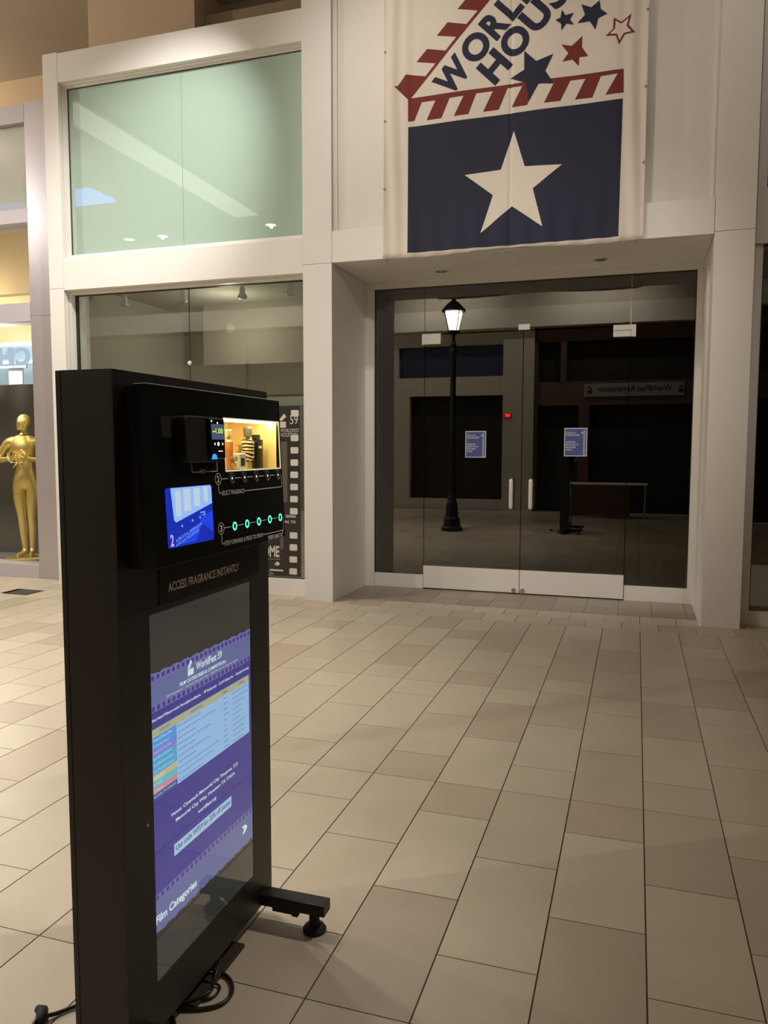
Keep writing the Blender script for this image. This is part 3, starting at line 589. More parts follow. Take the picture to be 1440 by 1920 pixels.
# ------------------------------------------------------------------ gold statue
def statue():
    t = thing('statue', (-7.0, 7.62, 0.15), 'gold standing nude male statue holding a laurel wreath in the left shop window', 'statue')
    link_base = bmesh.new(); lathe(link_base, [(0.24, 0), (0.24, 0.02), (0.22, 0.03), (0.001, 0.035)], (-7.0, 7.62, 0.15), 32)
    link('plinth', link_base, M['gold'], t)
    V = []; E = []; R = []
    def v(x, y, z, r, p=None):
        V.append((x, y, z)); R.append(r if isinstance(r, tuple) else (r, r)); i = len(V)-1
        if p is not None: E.append((p, i))
        return i
    pel = v(0, 0, .95, (.145, .105)); wa = v(0, 0, 1.08, (.098, .082), pel); ch = v(0, -.01, 1.27, (.155, .115), wa); uc = v(0, 0, 1.40, (.15, .10), ch)
    nk = v(0, .005, 1.49, (.052, .055), uc); hb = v(0, -.020, 1.565, (.056, .066), nk); hm = v(0, -.018, 1.635, (.082, .100), hb); ht = v(0, -.002, 1.705, (.066, .082), hm)
    nose = v(0, -.108, 1.628, .010, hm)
    for s in (-1, 1):
        v(s*.084, .0, 1.635, (.008, .018), hm)
        sh = v(s*.195, .005, 1.405, (.070, .070), uc); ua = v(s*.255, .0, 1.30, .054, sh); el = v(s*.315, -.02, 1.185, .042, ua)
        fa = v(s*.21, -.13, 1.19, .040, el); wr = v(s*.10, -.205, 1.205, .025, fa); pa = v(s*.052, -.235, 1.215, (.028, .022), wr)
        for k, (dz, ln) in enumerate(((.030, .040), (.011, .047), (-.009, .044), (-.028, .036))):
            a = v(s*.024, -.250, 1.215+dz, .0095, pa); v(s*(.024-ln*.55), -.243, 1.215+dz*1.05, .008, a)
        th = v(s*.055, -.245, 1.250, .0105, wr); v(s*.036, -.250, 1.272, .009, th)
        hp = v(s*.075, 0, .90, (.096, .105), pel); mt = v(s*.072, -.008, .72, (.080, .09), hp); kn = v(s*.056, -.005, .50, (.054, .058), mt)
        ca = v(s*.056, .022, .37, (.052, .060), kn); an = v(s*.042, .020, .10, (.030, .034), ca); he = v(s*.045, .0, .045, (.034, .034), an)
        ball = v(s*.068, -.10, .028, (.038, .022), he); v(s*.078, -.165, .022, (.034, .014), ball)
    k = 1.725/1.765; rot = math.radians(24); pts = []
    for x, y, z in V:
        pts.append((x*math.cos(rot)-y*math.sin(rot), x*math.sin(rot)+y*math.cos(rot), z*k+0.035))
    me = bpy.data.meshes.new('body'); me.from_pydata(pts, E, []); me.materials.append(M['gold'])
    o = bpy.data.objects.new('body', me); COL.objects.link(o); o.parent = t
    sk = o.modifiers.new('skin', 'SKIN'); sk.use_smooth_shade = True
    for i, r in enumerate(R):
        d = me.skin_vertices[0].data[i]; d.radius = (r[0]*k, r[1]*k); d.use_root = (i == 0)
    ss = o.modifiers.new('sub', 'SUBSURF'); ss.levels = 2; ss.render_levels = 2
    # wreath and sword-less laurel held at the chest
    bm = bmesh.new(); c = Vector((-7.0, 7.62, 0)); rv = lambda x, y, z: (c.x+x*math.cos(rot)-y*math.sin(rot), c.y+x*math.sin(rot)+y*math.cos(rot), z*k+0.185)
    for s in (-1, 1):
        arc = [rv(s*(.02+.075*math.sin(a)), -.262, 1.245-.085*math.cos(a)) for a in [i*math.pi*0.8/12 for i in range(13)]]
        tube(bm, arc, 0.005, 6)
        for i in range(2, 13, 1):
            a = i*math.pi*0.8/12
            for q in (-1, 1):
                x, z = s*(.02+.075*math.sin(a)), 1.245-.085*math.cos(a)
                dx, dz = s*math.cos(a+q*.7)*.035, math.sin(a+q*.7)*.035
                p0 = rv(x, -.265, z); p1 = rv(x+dx*.5-dz*.18, -.270, z+dz*.5+dx*.18); p2 = rv(x+dx, -.268, z+dz); p3 = rv(x+dx*.5+dz*.18, -.262, z+dz*.5-dx*.18)
                bm.faces.new([bm.verts.new(p) for p in (p0, p1, p2, p3)])
    tube(bm, [rv(0, -.262, 1.17), rv(.04, -.27, 1.11), rv(.055, -.268, 1.08)], .007, 6); tube(bm, [rv(0, -.262, 1.17), rv(-.03, -.27, 1.12), rv(-.05, -.268, 1.10)], .007, 6)
    wr_ = link('laurel_wreath', bm, M['gold'], t); w = wr_.modifiers.new('thick', 'SOLIDIFY'); w.thickness = 0.003
    bm = bmesh.new(); bmesh.ops.create_uvsphere(bm, u_segments=20, v_segments=14, radius=1)
    bmesh.ops.delete(bm, geom=[q for q in bm.verts if q.co.z < 0.12 and q.co.y < 0.25], context='VERTS')
    for q in bm.verts: q.co = Vector(rv(q.co.x*.083, q.co.y*.099+.006, 1.655+q.co.z*.095))
    link('hair', bm, M['gold'], t, smooth=True)
    bm = bmesh.new()
    for s in (-1, 1):
        tube(bm, [rv(s*.014, -.104, 1.652), rv(s*.03, -.106, 1.658), rv(s*.048, -.094, 1.652)], .0055, 6)
        tube(bm, [rv(s*.018, -.100, 1.640), rv(s*.03, -.102, 1.643), rv(s*.042, -.094, 1.640)], .005, 6)
    tube(bm, [rv(-.022, -.094, 1.590), rv(0, -.102, 1.594), rv(.022, -.094, 1.590)], .005, 6)
    link('face_details', bm, M['gold'], t, smooth=True)
statue()
tag(link('dark_rock', (lambda bm: (lathe(bm, [(0.03, 0), (0.07, 0.03), (0.055, 0.08), (0.02, 0.10)], (-6.66, 7.66, 0.15), 7), bm)[1])(bmesh.new()), M['postergrey']), 'small dark lump on the display floor right of the statue feet', 'ornament')

# ------------------------------------------------------------------ kiosk
KX = -1.089
K = thing('vending_kiosk', (-1.165, 1.82, 0), 'tall black perfume vending kiosk with lit showcase and portrait video screen', 'vending machine')
KB = [(-1.2245, -1.094, 1.448, 2.194, 0.057, 1.43), (-1.2245, -1.094, 1.448, 2.194, 1.59, 1.671), (-1.2245, -1.094, 1.448, 1.812, 1.43, 1.59),
      (-1.2245, -1.094, 2.172, 2.194, 1.43, 1.59), (-1.2245, -1.205, 1.812, 2.172, 1.43, 1.59)]
link('cabinet', B(*KB), M['blackside'], K)
link('back_panel', B((-1.2405, -1.226, 1.448, 2.194, 0.057, 1.671)), M['blackside'], K, 0.0015)
SY0, SY1, SZ0, SZ1 = 1.563, 2.072, 0.183, 1.102
link('front_panel', B((-1.094, KX, 1.448, SY0, 0.057, 1.22), (-1.094, KX, SY1, 2.194, 0.057, 1.22), (-1.094, KX, SY0, SY1, 0.057, SZ0), (-1.094, KX, SY0, SY1, SZ1, 1.22),
                      (-1.094, KX, 1.448, 1.812, 1.22, 1.671), (-1.094, KX, 2.172, 2.194, 1.22, 1.671), (-1.094, KX, 1.812, 2.172, 1.22, 1.43), (-1.094, KX, 1.812, 2.172, 1.59, 1.671)), M['black'], K, 0.0004)
TK = lambda u, v, h=0: (KX+h, u, v)
link('text_plate', B((KX, KX+0.0015, 1.604, 2.125, 1.118, 1.215)), M['blackgloss'], K)
bm = bmesh.new(); text(bm, 'ACCESS FRAGRANCE INSTANTLY', TK, 1.640, 2.000, 1.145, 1.168, 0.03, 0.0022); link('lettering', bm, M['silver'], K)
bm = bmesh.new(); lathe(bm, [(0.004, 0), (0.004, 0.002)], (KX, 1.535, 0.60), 10, 'x'); link('lock', bm, M['chrome'], K)
# screen
scr = link('screen', B((-1.0935, -1.0925, SY0, SY1, SZ0, SZ1)), glow('screen_backlight', (0.040, 0.038, 0.034), 1.0), K)
G = lambda n, r, g, b, s=1.0: glow(n, (r, g, b), s)
TS = lambda u, v, h=0: (-1.0922+h, u, v)
L, Rr = SY0, SY1; Wd = Rr-L
def spart(name, fn, m):
    bm = bmesh.new(); fn(bm); return link(name, bm, m, scr)
purple = G('screen_purple', 0.060, 0.052, 0.285); slate = G('screen_slate', 0.14, 0.165, 0.36); cyan = G('screen_pale_blue', 0.33, 0.56, 0.86); khaki = G('screen_khaki', 0.46, 0.47, 0.30)
dpurple = G('screen_deep_purple', 0.055, 0.045, 0.27); wht = G('screen_white', 0.72, 0.86, 0.92); edge = G('screen_band_edge', 0.20, 0.17, 0.42); ink = G('screen_ink', 0.07, 0.11, 0.20)
spart('purple_field', lambda b: rect(b, TS, L, Rr, 0.385, 0.872), purple)
def wavy(z0, z1, top):
    pts = [(L, z0), (Rr, z0)] if top else []
    n = 60; zs = z1 if top else z0
    arc = [(L+Wd*i/n, zs+0.002*math.sin(i*1.1)+0.0012*math.sin(i*2.3)) for i in range(n+1)]
    return [(L, z0), (Rr, z0)]+arc[::-1] if top else [(L, z1)]+arc+[(Rr, z1)]
spart('film_band', lambda b: (poly(b, wavy(0.862, 0.957, True), TS, .0001), poly(b, wavy(0.305, 0.402, False), TS, .0001)), slate)
def edges(b):
    rect(b, TS, L, Rr, 0.938, 0.954, .0002); rect(b, TS, L, Rr, 0.862, 0.878, .0002); rect(b, TS, L, Rr, 0.387, 0.403, .0002)
spart('film_band_edge', edges, edge)
def perfs(b):
    n = 23
    for i in range(n):
        u = L+Wd*(i+.22)/n
        for z in (0.940, 0.864, 0.389): rrect(b, TS, u, u+Wd*.58/n, z, z+0.0115, .002, .0003, 2)
spart('film_perforations', perfs, dpurple)
def table(b):
    rect(b, TS, L+.002, Rr-.012, 0.643, 0.820, .0002)
spart('table_sheet', table, cyan)
spart('table_header', lambda b: rect(b, TS, L+.002, Rr-.012, 0.800, 0.820, .0004), khaki)
cc = [(0.10, 0.34, 0.80), (0.10, 0.34, 0.80), (0.25, 0.22, 0.70), (0.09, 0.42, 0.70), (0.09, 0.42, 0.70), (0.09, 0.42, 0.75), (0.60, 0.52, 0.28), (0.12, 0.55, 0.65), (0.62, 0.28, 0.35), (0.06, 0.10, 0.35)]
cats = ['Theatrical Feature Films', 'Documentary Features', 'Independent / Art Films', 'Short Films (Narrative)', 'Short Films (Documentary)', 'Short Films (Experimental)', 'Student Films', 'Screenplays', 'Commercials', 'New Media | TV | Commercial']
hh = 0.157/10
for i, c in enumerate(cc):
    z1 = 0.800-i*hh
    spart('category_row', lambda b: rect(b, TS, L+.003, L+.108, z1-hh, z1, .0004), G('row_%d' % i, *c))
def rows(b):
    for i, s in enumerate(cats):
        z1 = 0.800-i*hh; text(b, s, TS, L+.006, L+.006+.0034*len(s), z1-hh+.004, z1-.004, 0, .0007, 1)
spart('row_lettering', rows, wht)
def desc(b):
    rnd = random.Random(3)
    for i in range(10):
        z = 0.800-i*hh-hh*.5
        u = L+.114; end = L+.114+rnd.uniform(.07, .20)
        while u < end:
            w = rnd.uniform(.006, .018); rect(b, TS, u, u+w, z-.0018, z+.0018, .0006); u += w+.003
        rect(b, TS, L+.345, L+.345+rnd.uniform(.015, .03), z-.0018, z+.0018, .0006)
        u = L+.395; end = u+rnd.uniform(.03, .09)
        while u < end:
            w = rnd.uniform(.008, .02); rect(b, TS, u, min(u+w, Rr-.016), z-.0018, z+.0018, .0006); u += w+.003
spart('table_text_lines', desc, G('faint_ink', 0.17, 0.33, 0.60))
def heads(b):
    for s, u, w in (('CATEGORY', .032, .048), ('DESCRIPTION', .175, .058), ('FORMAT', .335, .035), ('AWARD', .435, .030)): text(b, s, TS, L+u, L+u+w, 0.806, 0.814, .01, .0007, 1)
spart('header_lettering', heads, ink)
def titles(b):
    text(b, 'WorldFest 59', TS, 1.768, 1.903, 0.913, 0.934, .025, .0005)
    text(b, 'FILM CATEGORIES & COMPETITION', TS, 1.690, 1.922, 0.892, 0.902, .03, .0005, 2)
    text(b, '200+ subcategories  •  Jury-based 100 point scoring  •  Grand Remi for top entry each category', TS, 1.63, 1.995, 0.8795, 0.8875, 0, .0005, 1)
    text(b, 'Remi Award Winners receive: Personalized notification.  •  VIP Festival suite  •  $1,000 Pullman Pass  •  Cinemark Screening', TS, L+.005, Rr-.012, 0.836, 0.847, 0.025, .0005, 1)
    text(b, 'Venue: Cinemark Memorial City Theatres, 510', TS, 1.638, 1.985, 0.567, 0.580, .02, .0005, 2)
    text(b, 'Memorial City Way, Houston TX 77024', TS, 1.660, 1.965, 0.545, 0.558, .02, .0005, 2)
    text(b, 'worldfest.org', TS, 1.765, 1.860, 0.518, 0.532, .02, .0005, 2)
    text(b, 'Film Categories', TS, L+.003, 1.752, 0.322, 0.350, .03, .0005)
    poly(b, [(2.005, .345), (2.018, .357), (2.005, .369), (2.026, .369), (2.040, .357), (2.026, .345)], TS, .0005)
    # small clapperboard house mark beside the title
    rect(b, TS, 1.728, 1.756, 0.908, 0.925, .0005); poly(b, [(1.726, .927), (1.742, .948), (1.750, .943), (1.738, .927)], TS, .0005)
spart('screen_lettering', titles, wht)
spart('code_strip', lambda b: rect(b, TS, 1.650, 1.945, 0.462, 0.493, .0003), G('code_strip_light', 0.40, 0.62, 0.85))
spart('code_lettering', lambda b: text(b, 'Use code WF59 for 20% off passes', TS, 1.658, 1.937, 0.468, 0.488, .02, .0006, 2), ink)
link('screen_glass', B((-1.0902, -1.0896, SY0, SY1, SZ0, SZ1)), glass('screen_glass', (0.97, 0.97, 0.97), 1.0, 0.02), K)

# vending head
OB = Vector((-1.017, 1.49, 1.227)); VV = Vector((-0.0436, 0, 0.99905)); NN = Vector((0.99905, 0, 0.0436))
TM_ = lambda u, w, d=0: OB+Vector((0, u, 0))+VV*w+NN*d
TF = lambda x, y, z: TM_(x, z, y)                 # box helper order: x=u, y=depth, z=w
head = link('vending_head', B(), M['blackgloss'], K) if False else None
bm = bmesh.new()
for u0, u1, w0, w1 in ((0, .334, 0, .415), (.668, .678, 0, .415), (.334, .668, 0, .210), (.334, .668, .352, .415)): box(bm, u0, u1, -.034, 0, w0, w1, 0, TF)
head = link('vending_head', bm, M['blackgloss'], K, 0.0012)
link('head_mount', B((KX, -1.052, 1.495, 1.812, 1.225, 1.636), (KX, -1.052, 2.160, 2.172, 1.225, 1.636), (KX, -1.052, 1.812, 2.172, 1.225, 1.43), (KX, -1.052, 1.812, 2.172, 1.59, 1.636)), M['blackside'], K)
bm = bmesh.new(); box(bm, 0.002, .676, -.033, -.002, .4145, .4165, 0, TF); link('top_edge', bm, M['silver'], K)
sc = link('showcase', B((-1.205, -1.2035, 1.8125, 2.171, 1.431, 1.589), (-1.2035, -1.05, 1.8125, 2.159, 1.431, 1.4365), (-1.2035, -1.040, 2.1560, 2.1578, 1.4385, 1.578), (-1.2035, -1.055, 1.8125, 1.8235, 1.4365, 1.585), (-1.2035, -1.055, 1.8125, 2.159, 1.583, 1.589)), M['liner'], K)
link('showcase_floor', B((-1.203, -1.036, 1.826, 2.156, 1.4369, 1.438)), M['linerfloor'], K)
bm = bmesh.new(); box(bm, .336, .666, -.033, -.020, .3455, .3515, 0, TF); link('led_strip', bm, glow('led_strip', (1.0, 0.88, 0.52), 48.0), K)
bm = bmesh.new()
for a in ((.334, .668, .349, .352), (.334, .668, .210, .2135), (.334, .337, .2135, .349), (.665, .668, .2135, .349)): box(bm, a[0], a[1], -.002, .0008, a[2], a[3], 0, TF)
link('window_trim', bm, glow('lit_window_edge', (0.9, 0.8, 0.45), 0.75), K)
bm = bmesh.new(); box(bm, .337, .665, -.010, -.008, .2135, .349, 0, TF); link('window_pane', bm, M['clear'], K)
TP = lambda u, v, h=0: TM_(u, v, 0.0004+h)
# graphic lines
bm = bmesh.new(); w = .0021
line(bm, TP, [(.185, .262), (.172, .262), (.170, .258), (.170, .216), (.174, .213), (.206, .213)], w); line(bm, TP, [(.236, .213), (.289, .213), (.290, .217), (.290, .238)], w)
ring(bm, TP, .292, .192, .0155, .0018, 0, 24); ring(bm, TP, .294, .064, .0155, .0018, 0, 24)
bu = [.360, .430, .500, .570, .640]
xs = [.3075]+[x for b in bu for x in (b-.0155, b+.0155)]
for a, b in zip(xs[::2], xs[1::2]): line(bm, TP, [(a+.002, .192), (b-.002, .192)], w)
xs = [.3095]+[x for b in bu for x in (b-.013, b+.013)]
for a, b in zip(xs[::2], xs[1::2]): line(bm, TP, [(a+.002, .064), (b-.002, .064)], w)
line(bm, TP, [(.292, .1765), (.292, .160), (.297, .155), (.306, .155)], w); line(bm, TP, [(.432, .155), (.664, .155), (.668, .159), (.668, .188), (.664, .192), (.656, .192)], w)
line(bm, TP, [(.294, .0485), (.294, .028), (.299, .023), (.306, .023)], w); line(bm, TP, [(.530, .023), (.662, .023), (.666, .027), (.666, .062), (.655, .064)], w)
link('graphic_lines', bm, M['silver'], head)
bm = bmesh.new()
text(bm, 'PAY', TP, .208, .234, .208, .219); text(bm, '2', TP, .286, .298, .183, .201, .03); text(bm, '3', TP, .288, .300, .055, .073, .03)
text(bm, 'SELECT FRAGRANCE', TP, .308, .430, .149, .161); text(bm, 'STEP FORWARD & PRESS TO SPRAY', TP, .308, .528, .017, .029)
text(bm, 'PERFUMATIC', TP, .560, .662, .003, .0165, .012); line(bm, TP, [(.657, .018), (.657, .024)], .003)
link('lettering', bm, M['silver'], head)
ringm = mat('button_ring', (0.06, 0.06, 0.06), 0.3); greenm = glow('green_button_ring', (0.10, 1.0, 0.50), 2.2); ledm = glow('white_led', (1, 1, 1), 1.5)
greend = mat('green_button_face', (0.01, 0.06, 0.035), 0.3)
def cyl(T, u, v, prof, seg=24):
    bm = bmesh.new(); rr = []
    for r, h in prof: rr.append([bm.verts.new(T(u+r*math.cos(2*math.pi*i/seg), v+r*math.sin(2*math.pi*i/seg), h)) for i in range(seg)])
    for a, b in zip(rr, rr[1:]):
        for i in range(seg): bm.faces.new((a[i], a[(i+1) % seg], b[(i+1) % seg], b[i]))
    bm.faces.new(rr[-1]); return bm
for i, b in enumerate(bu):
    o = link('select_button', cyl(TP, b, .192, [(.0155, 0), (.0155, .003), (.0135, .0036), (.012, .002), (.001, .002)]), ringm, head)
    l2 = bmesh.new(); disc(l2, TP, b+.001, .192, .0028, .0026, 12); link('button_light', l2, ledm, o)
for i, b in enumerate(bu):
    o = link('spray_button', cyl(TP, b, .064, [(.0125, 0), (.0125, .003), (.006, .003), (.001, .0025)]), greend, head)
    l2 = bmesh.new(); ring(l2, TP, b, .064, .0115, .0045, .0034, 24); link('light_ring', l2, greenm, o)
# QR-free dark label, payment terminal
bm = bmesh.new(); rect(bm, TP, .050, .090, .297, .345, .0002); link('faint_label', bm, mat('dark_olive_label', (0.022, 0.024, 0.010), 0.5), head)
bm = bmesh.new()
A = [TP(*p) for p in ()]
def rbox(bm, T, u0, u1, v0, v1, d0, d1, r, n=5, inset=0.0):
    def loop(i, h, rr):
        out = []
        for cx, cy, a0 in ((u1-i-rr, v0+i+rr, -90), (u1-i-rr, v1-i-rr, 0), (u0+i+rr, v1-i-rr, 90), (u0+i+rr, v0+i+rr, 180)):
            for k in range(n+1):
                a = math.radians(a0+90*k/n); out.append(bm.verts.new(T(cx+rr*math.cos(a), cy+rr*math.sin(a), h)))
        return out
    L0 = loop(0, d0, r); L1 = loop(inset, d1-.003, r); L2 = loop(inset+.003, d1, max(r-.003, .001))
    for a, b in ((L0, L1), (L1, L2)):
        for k in range(len(a)): bm.faces.new((a[k], a[(k+1) % len(a)], b[(k+1) % len(b)], b[k]))
    bm.faces.new(L2); bm.faces.new(L0[::-1])
rbox(bm, TP, .108, .283, .236, .348, 0, .026, .018)
term = link('payment_terminal', bm, mat('terminal_black', (0.005, 0.005, 0.005), 0.55), K)
bm = bmesh.new(); rbox(bm, TP, .205, .279, .243, .345, .0262, .034, .006); link('card_reader', bm, M['blackgloss'], term)
bm = bmesh.new(); rect(bm, TP, .212, .273, .292, .330, .0344); link('reader_screen', bm, glow('reader_blue', (0.07, 0.09, 0.16), 1.0), term)
bm = bmesh.new(); text(bm, '1.00', TP, .232, .268, .307, .320, .02, .0347); line(bm, TP, [(.218, .311), (.228, .312)], .003, .0347); link('price_digits', bm, glow('yellow_digits', (0.62, 0.90, 0.10), 1.0), term)
bm = bmesh.new(); disc(bm, TP, .243, .281, .005, .0344, 12); poly(bm, [(.222, .281), (.228, .285), (.228, .277)], TP, .0344); poly(bm, [(.268, .281), (.262, .285), (.262, .277)], TP, .0344); disc(bm, TP, .243, .333, .0028, .0344, 10); rect(bm, TP, .242, .262, .262, .264, .0344)
link('reader_keys', bm, ledm, term)
bm = bmesh.new(); disc(bm, TP, .215, .337, .003, .0344, 10); link('status_light', bm, greenm, term)
bm = bmesh.new(); poly(bm, [(.206, .243), (.236, .243), (.228, .256), (.214, .256)], TP, .0346); link('card_slot_arrow', bm, glow('blue_arrow', (0.03, 0.25, 1.0), 1.6), term)
# blue display
bd = bmesh.new(); rrect(bd, TP, .050, .256, .040, .180, .008, .0002); bdisp = link('small_display', bd, glow('display_blue', (0.012, 0.03, 0.42), 1.0), head)
def dpart(name, fn, m):
    bm = bmesh.new(); fn(bm); return link(name, bm, m, bdisp)
dpart('picture_case', lambda b: poly(b, [(.072, .179), (.248, .179), (.254, .174), (.254, .133), (.088, .098), (.080, .104)], TP, .0005), G('case_light', 0.30, 0.50, 0.90, 1.0))
def bot(b):
    for u, v, w, h in ((.090, .112, .022, .060), (.125, .122, .030, .052), (.170, .130, .028, .044), (.215, .138, .020, .038)): rect(b, TP, u, u+w, v, v+h, .0007)
dpart('picture_bottles', bot, G('picture_bottles', 0.50, 0.62, 0.72, 1.0))
dpart('picture_shine', lambda b: (poly(b, [(.19, .098), (.254, .115), (.254, .060), (.20, .088)], TP, .0005), poly(b, [(.10, .045), (.15, .075), (.20, .085), (.17, .045)], TP, .0005)), G('shine', 0.02, 0.06, 0.75, 1.0))
def dt(b):
    sh = lambda u, v, h=0: TP(u, v+(u-.08)*.27, h)
    text(b, 'ACÉRCATE AL DISPENSADOR', sh, .082, .200, .050, .060, .01, .0009, 2); text(b, 'APPROACH THE DISPENSER', sh, .082, .185, .040, .047, 0, .0009, 2)
    for u, v in ((.112, .088), (.158, .097), (.193, .102), (.215, .108)): disc(b, TP, u, v, .0035, .0009, 10)
    rect(b, TP, .195, .218, .112, .115, .0009); rect(b, TP, .200, .214, .106, .108, .0009)
dpart('display_lettering', dt, G('pale_display_text', 0.20, 0.38, 1.0, 1.0))
dpart('display_numeral', lambda b: text(b, '2', TP, .060, .074, .044, .072, .03, .0009), G('numeral', 0.55, 0.40, 0.95, 1.0))
# feet
def arm(y):
    a = link('stabiliser_arm', B((-1.235, -0.872, y-.026, y+.026, .064, .100), (-1.05, -0.96, y-.022, y+.022, .050, .064), (-0.985, -0.965, y-.018, y+.018, .042, .05)), M['black'], K, 0.002)
    for x in (-0.915, -1.19):
        bm = bmesh.new(); lathe(bm, [(.036, .001), (.037, .008), (.030, .018), (.016, .024), (.016, .064)], (x, y, 0), 28); link('foot_pad', bm, M['rubber'], a, smooth=False)
arm(2.137); arm(1.51)
tag(link('floor_plate', B((-1.30, -1.082, 1.72, 1.995, 0.001, 0.012)), M['brownplate'], bevel=0.001), 'dark flat steel plate on the floor under the kiosk', 'plate')
# power strip, plug and cables
ps = thing('power_strip', (-1.20, 1.72, 0), 'pale power strip on the floor under the kiosk', 'power strip')
link('strip_body', B((-1.24, -1.185, 1.60, 1.715, 0.013, 0.045)), mat('beige_plastic', (0.45, 0.42, 0.34), 0.5), ps, 0.004)
link('outlet', B((-1.226, -1.20, 1.62, 1.64, 0.045, 0.047), (-1.226, -1.20, 1.66, 1.68, 0.045, 0.047)), M['rubber'], ps)
def cable(name, pts, r, label, grp=None):
    bm = bmesh.new(); tube(bm, smooth_path(pts, 8), r, 8); o = link(name, bm, M['cable'], smooth=True); tag(o, label, 'cable', grp); return o
cable('power_cable', [(-1.15, 1.85, .048), (-1.12, 1.84, .02), (-1.085, 1.862, .008), (-1.045, 1.842, .007), (-1.018, 1.80, .007), (-1.022, 1.755, .007), (-1.06, 1.722, .007), (-1.12, 1.70, .009), (-1.17, 1.68, .02), (-1.185, 1.675, .03)], .0055, 'thick black cable looping widest across the floor beside the kiosk')
cable('power_cable', [(-1.10, 1.88, .050), (-1.095, 1.86, .03), (-1.085, 1.82, .014), (-1.07, 1.775, .018), (-1.10, 1.73, .016), (-1.14, 1.69, .014), (-1.17, 1.655, .016), (-1.188, 1.64, .03)], .0045, 'black cable dropping straight down from the kiosk edge to the floor')
cable('power_cable', [(-1.14, 1.83, .050), (-1.11, 1.81, .02), (-1.065, 1.815, .006), (-1.058, 1.775, .006), (-1.09, 1.745, .006), (-1.15, 1.74, .01), (-1.20, 1.72, .02)], .0035, 'thin black cable in the small inner loop under the kiosk')
cable('power_cable', [(-1.16, 1.62, .05), (-1.13, 1.61, .012), (-1.10, 1.63, .006), (-1.11, 1.66, .006), (-1.15, 1.67, .008), (-1.21, 1.60, .02), (-1.27, 1.56, .015)], .0045, 'black cable nearest the camera under the kiosk')
pc = thing('mains_plug', (-1.43, 1.555, 0), 'black cable with a plug end on the floor left of the kiosk', 'cable')
bm = bmesh.new(); tube(bm, smooth_path([(-1.245, 1.70, .03), (-1.32, 1.68, .012), (-1.385, 1.63, .008), (-1.42, 1.585, .008), (-1.44, 1.54, .02), (-1.43, 1.50, .01)], 8), .0055, 8); link('cord', bm, M['cable'], pc, smooth=True)
bm = bmesh.new(); tube(bm, [(-1.475, 1.58, .012), (-1.455, 1.575, .014), (-1.44, 1.555, .014), (-1.43, 1.535, .012)], [.010, .015, .015, .008], 10); link('plug', bm, M['rubber'], pc, smooth=True)

# perfume bottles in the showcase (stand on z = 1.438)
BZ = 1.4382
def bottle(name, u, x, label, build):
    t = thing(name, (x, 1.49+u, BZ), label, 'bottle', 'perfume bottles in the lit showcase'); build(t, x, 1.49+u, BZ)
def bb(hx, hy, h): return lambda x, y, z, z0=0: B((x-hx, x+hx, y-hy, y+hy, z+z0, z+z0+h))
def b1(t, x, y, z):
    bm = bmesh.new(); lathe(bm, [(.013, 0), (.015, .004), (.015, .078), (.011, .084)], (x, y, z), 10); link('glass_body', bm, M['amber'], t)
    bm = bmesh.new(); lathe(bm, [(.007, .084), (.007, .090), (.012, .091), (.012, .110), (.010, .112)], (x, y, z), 16); link('cap', bm, M['goldpale'], t)
    bm = bmesh.new()
    for s in (-1, 1):
        tube(bm, smooth_path([(x+.016, y, z+.026), (x+.019, y+s*.012, z+.036), (x+.019, y+s*.018, z+.028), (x+.016, y, z+.025)], 4), .0016, 5)
        tube(bm, [(x+.016, y, z+.025), (x+.019, y+s*.012, z+.010)], .0016, 5)
    link('ribbon_bow', bm, mat('dark_gold_ribbon', (0.18, 0.11, 0.02), 0.4), t)
def b2(t, x, y, z):
    link('glass_body', bb(.012, .020, .046)(x, y, z), M['bottlewhite'], t, .003)
    link('label_plate', B((x+.012, x+.0128, y-.012, y+.010, z+.010, z+.032)), M['rubber'], t)
    bm = bmesh.new(); text(bm, 'N', lambda u, v, h=0: (x+.0131+h, y+u, z+v), -.006, -.001, .017, .025); link('label_mark', bm, M['goldpale'], t)
    bm = bmesh.new(); lathe(bm, [(.006, .046), (.006, .052), (.010, .053), (.010, .070)], (x, y, z), 16); link('cap', bm, M['goldpale'], t)
def b3(t, x, y, z):
    bm = bmesh.new(); bmesh.ops.create_icosphere(bm, subdivisions=1, radius=.024); bmesh.ops.scale(bm, vec=(.7, 1, 1.1), verts=bm.verts); bmesh.ops.translate(bm, vec=(x-.02, y, z+.075), verts=bm.verts)
    link('faceted_body', bm, M['goldpale'], t)
    bm = bmesh.new(); lathe(bm, [(.014, 0), (.014, .004), (.004, .010), (.004, .052)], (x-.02, y, z), 16); link('stand', bm, M['chrome'], t)
    bm = bmesh.new(); lathe(bm, [(.006, .098), (.006, .104), (.010, .105), (.010, .120)], (x-.02, y, z), 16); link('cap', bm, M['bottlewhite'], t)
zeb = bpy.data.materials.new('zigzag_gold_black'); zeb.use_nodes = True
_n = zeb.node_tree; _t = _n.nodes.new('ShaderNodeTexCoord'); _w = _n.nodes.new('ShaderNodeTexWave'); _w.inputs['Scale'].default_value = 30; _w.inputs['Distortion'].default_value = 6; _w.bands_direction = 'Z'
_r = _n.nodes.new('ShaderNodeValToRGB'); _r.color_ramp.interpolation = 'CONSTANT'; _r.color_ramp.elements[0].color = (.02, .015, .01, 1); _r.color_ramp.elements[1].color = (.85, .7, .4, 1); _r.color_ramp.elements[1].position = .5
_n.links.new(_t.outputs['Object'], _w.inputs[0]); _n.links.new(_w.outputs['Fac'], _r.inputs[0]); _n.links.new(_r.outputs[0], _n.nodes['Principled BSDF'].inputs['Base Color']); _n.nodes['Principled BSDF'].inputs['Roughness'].default_value = .25
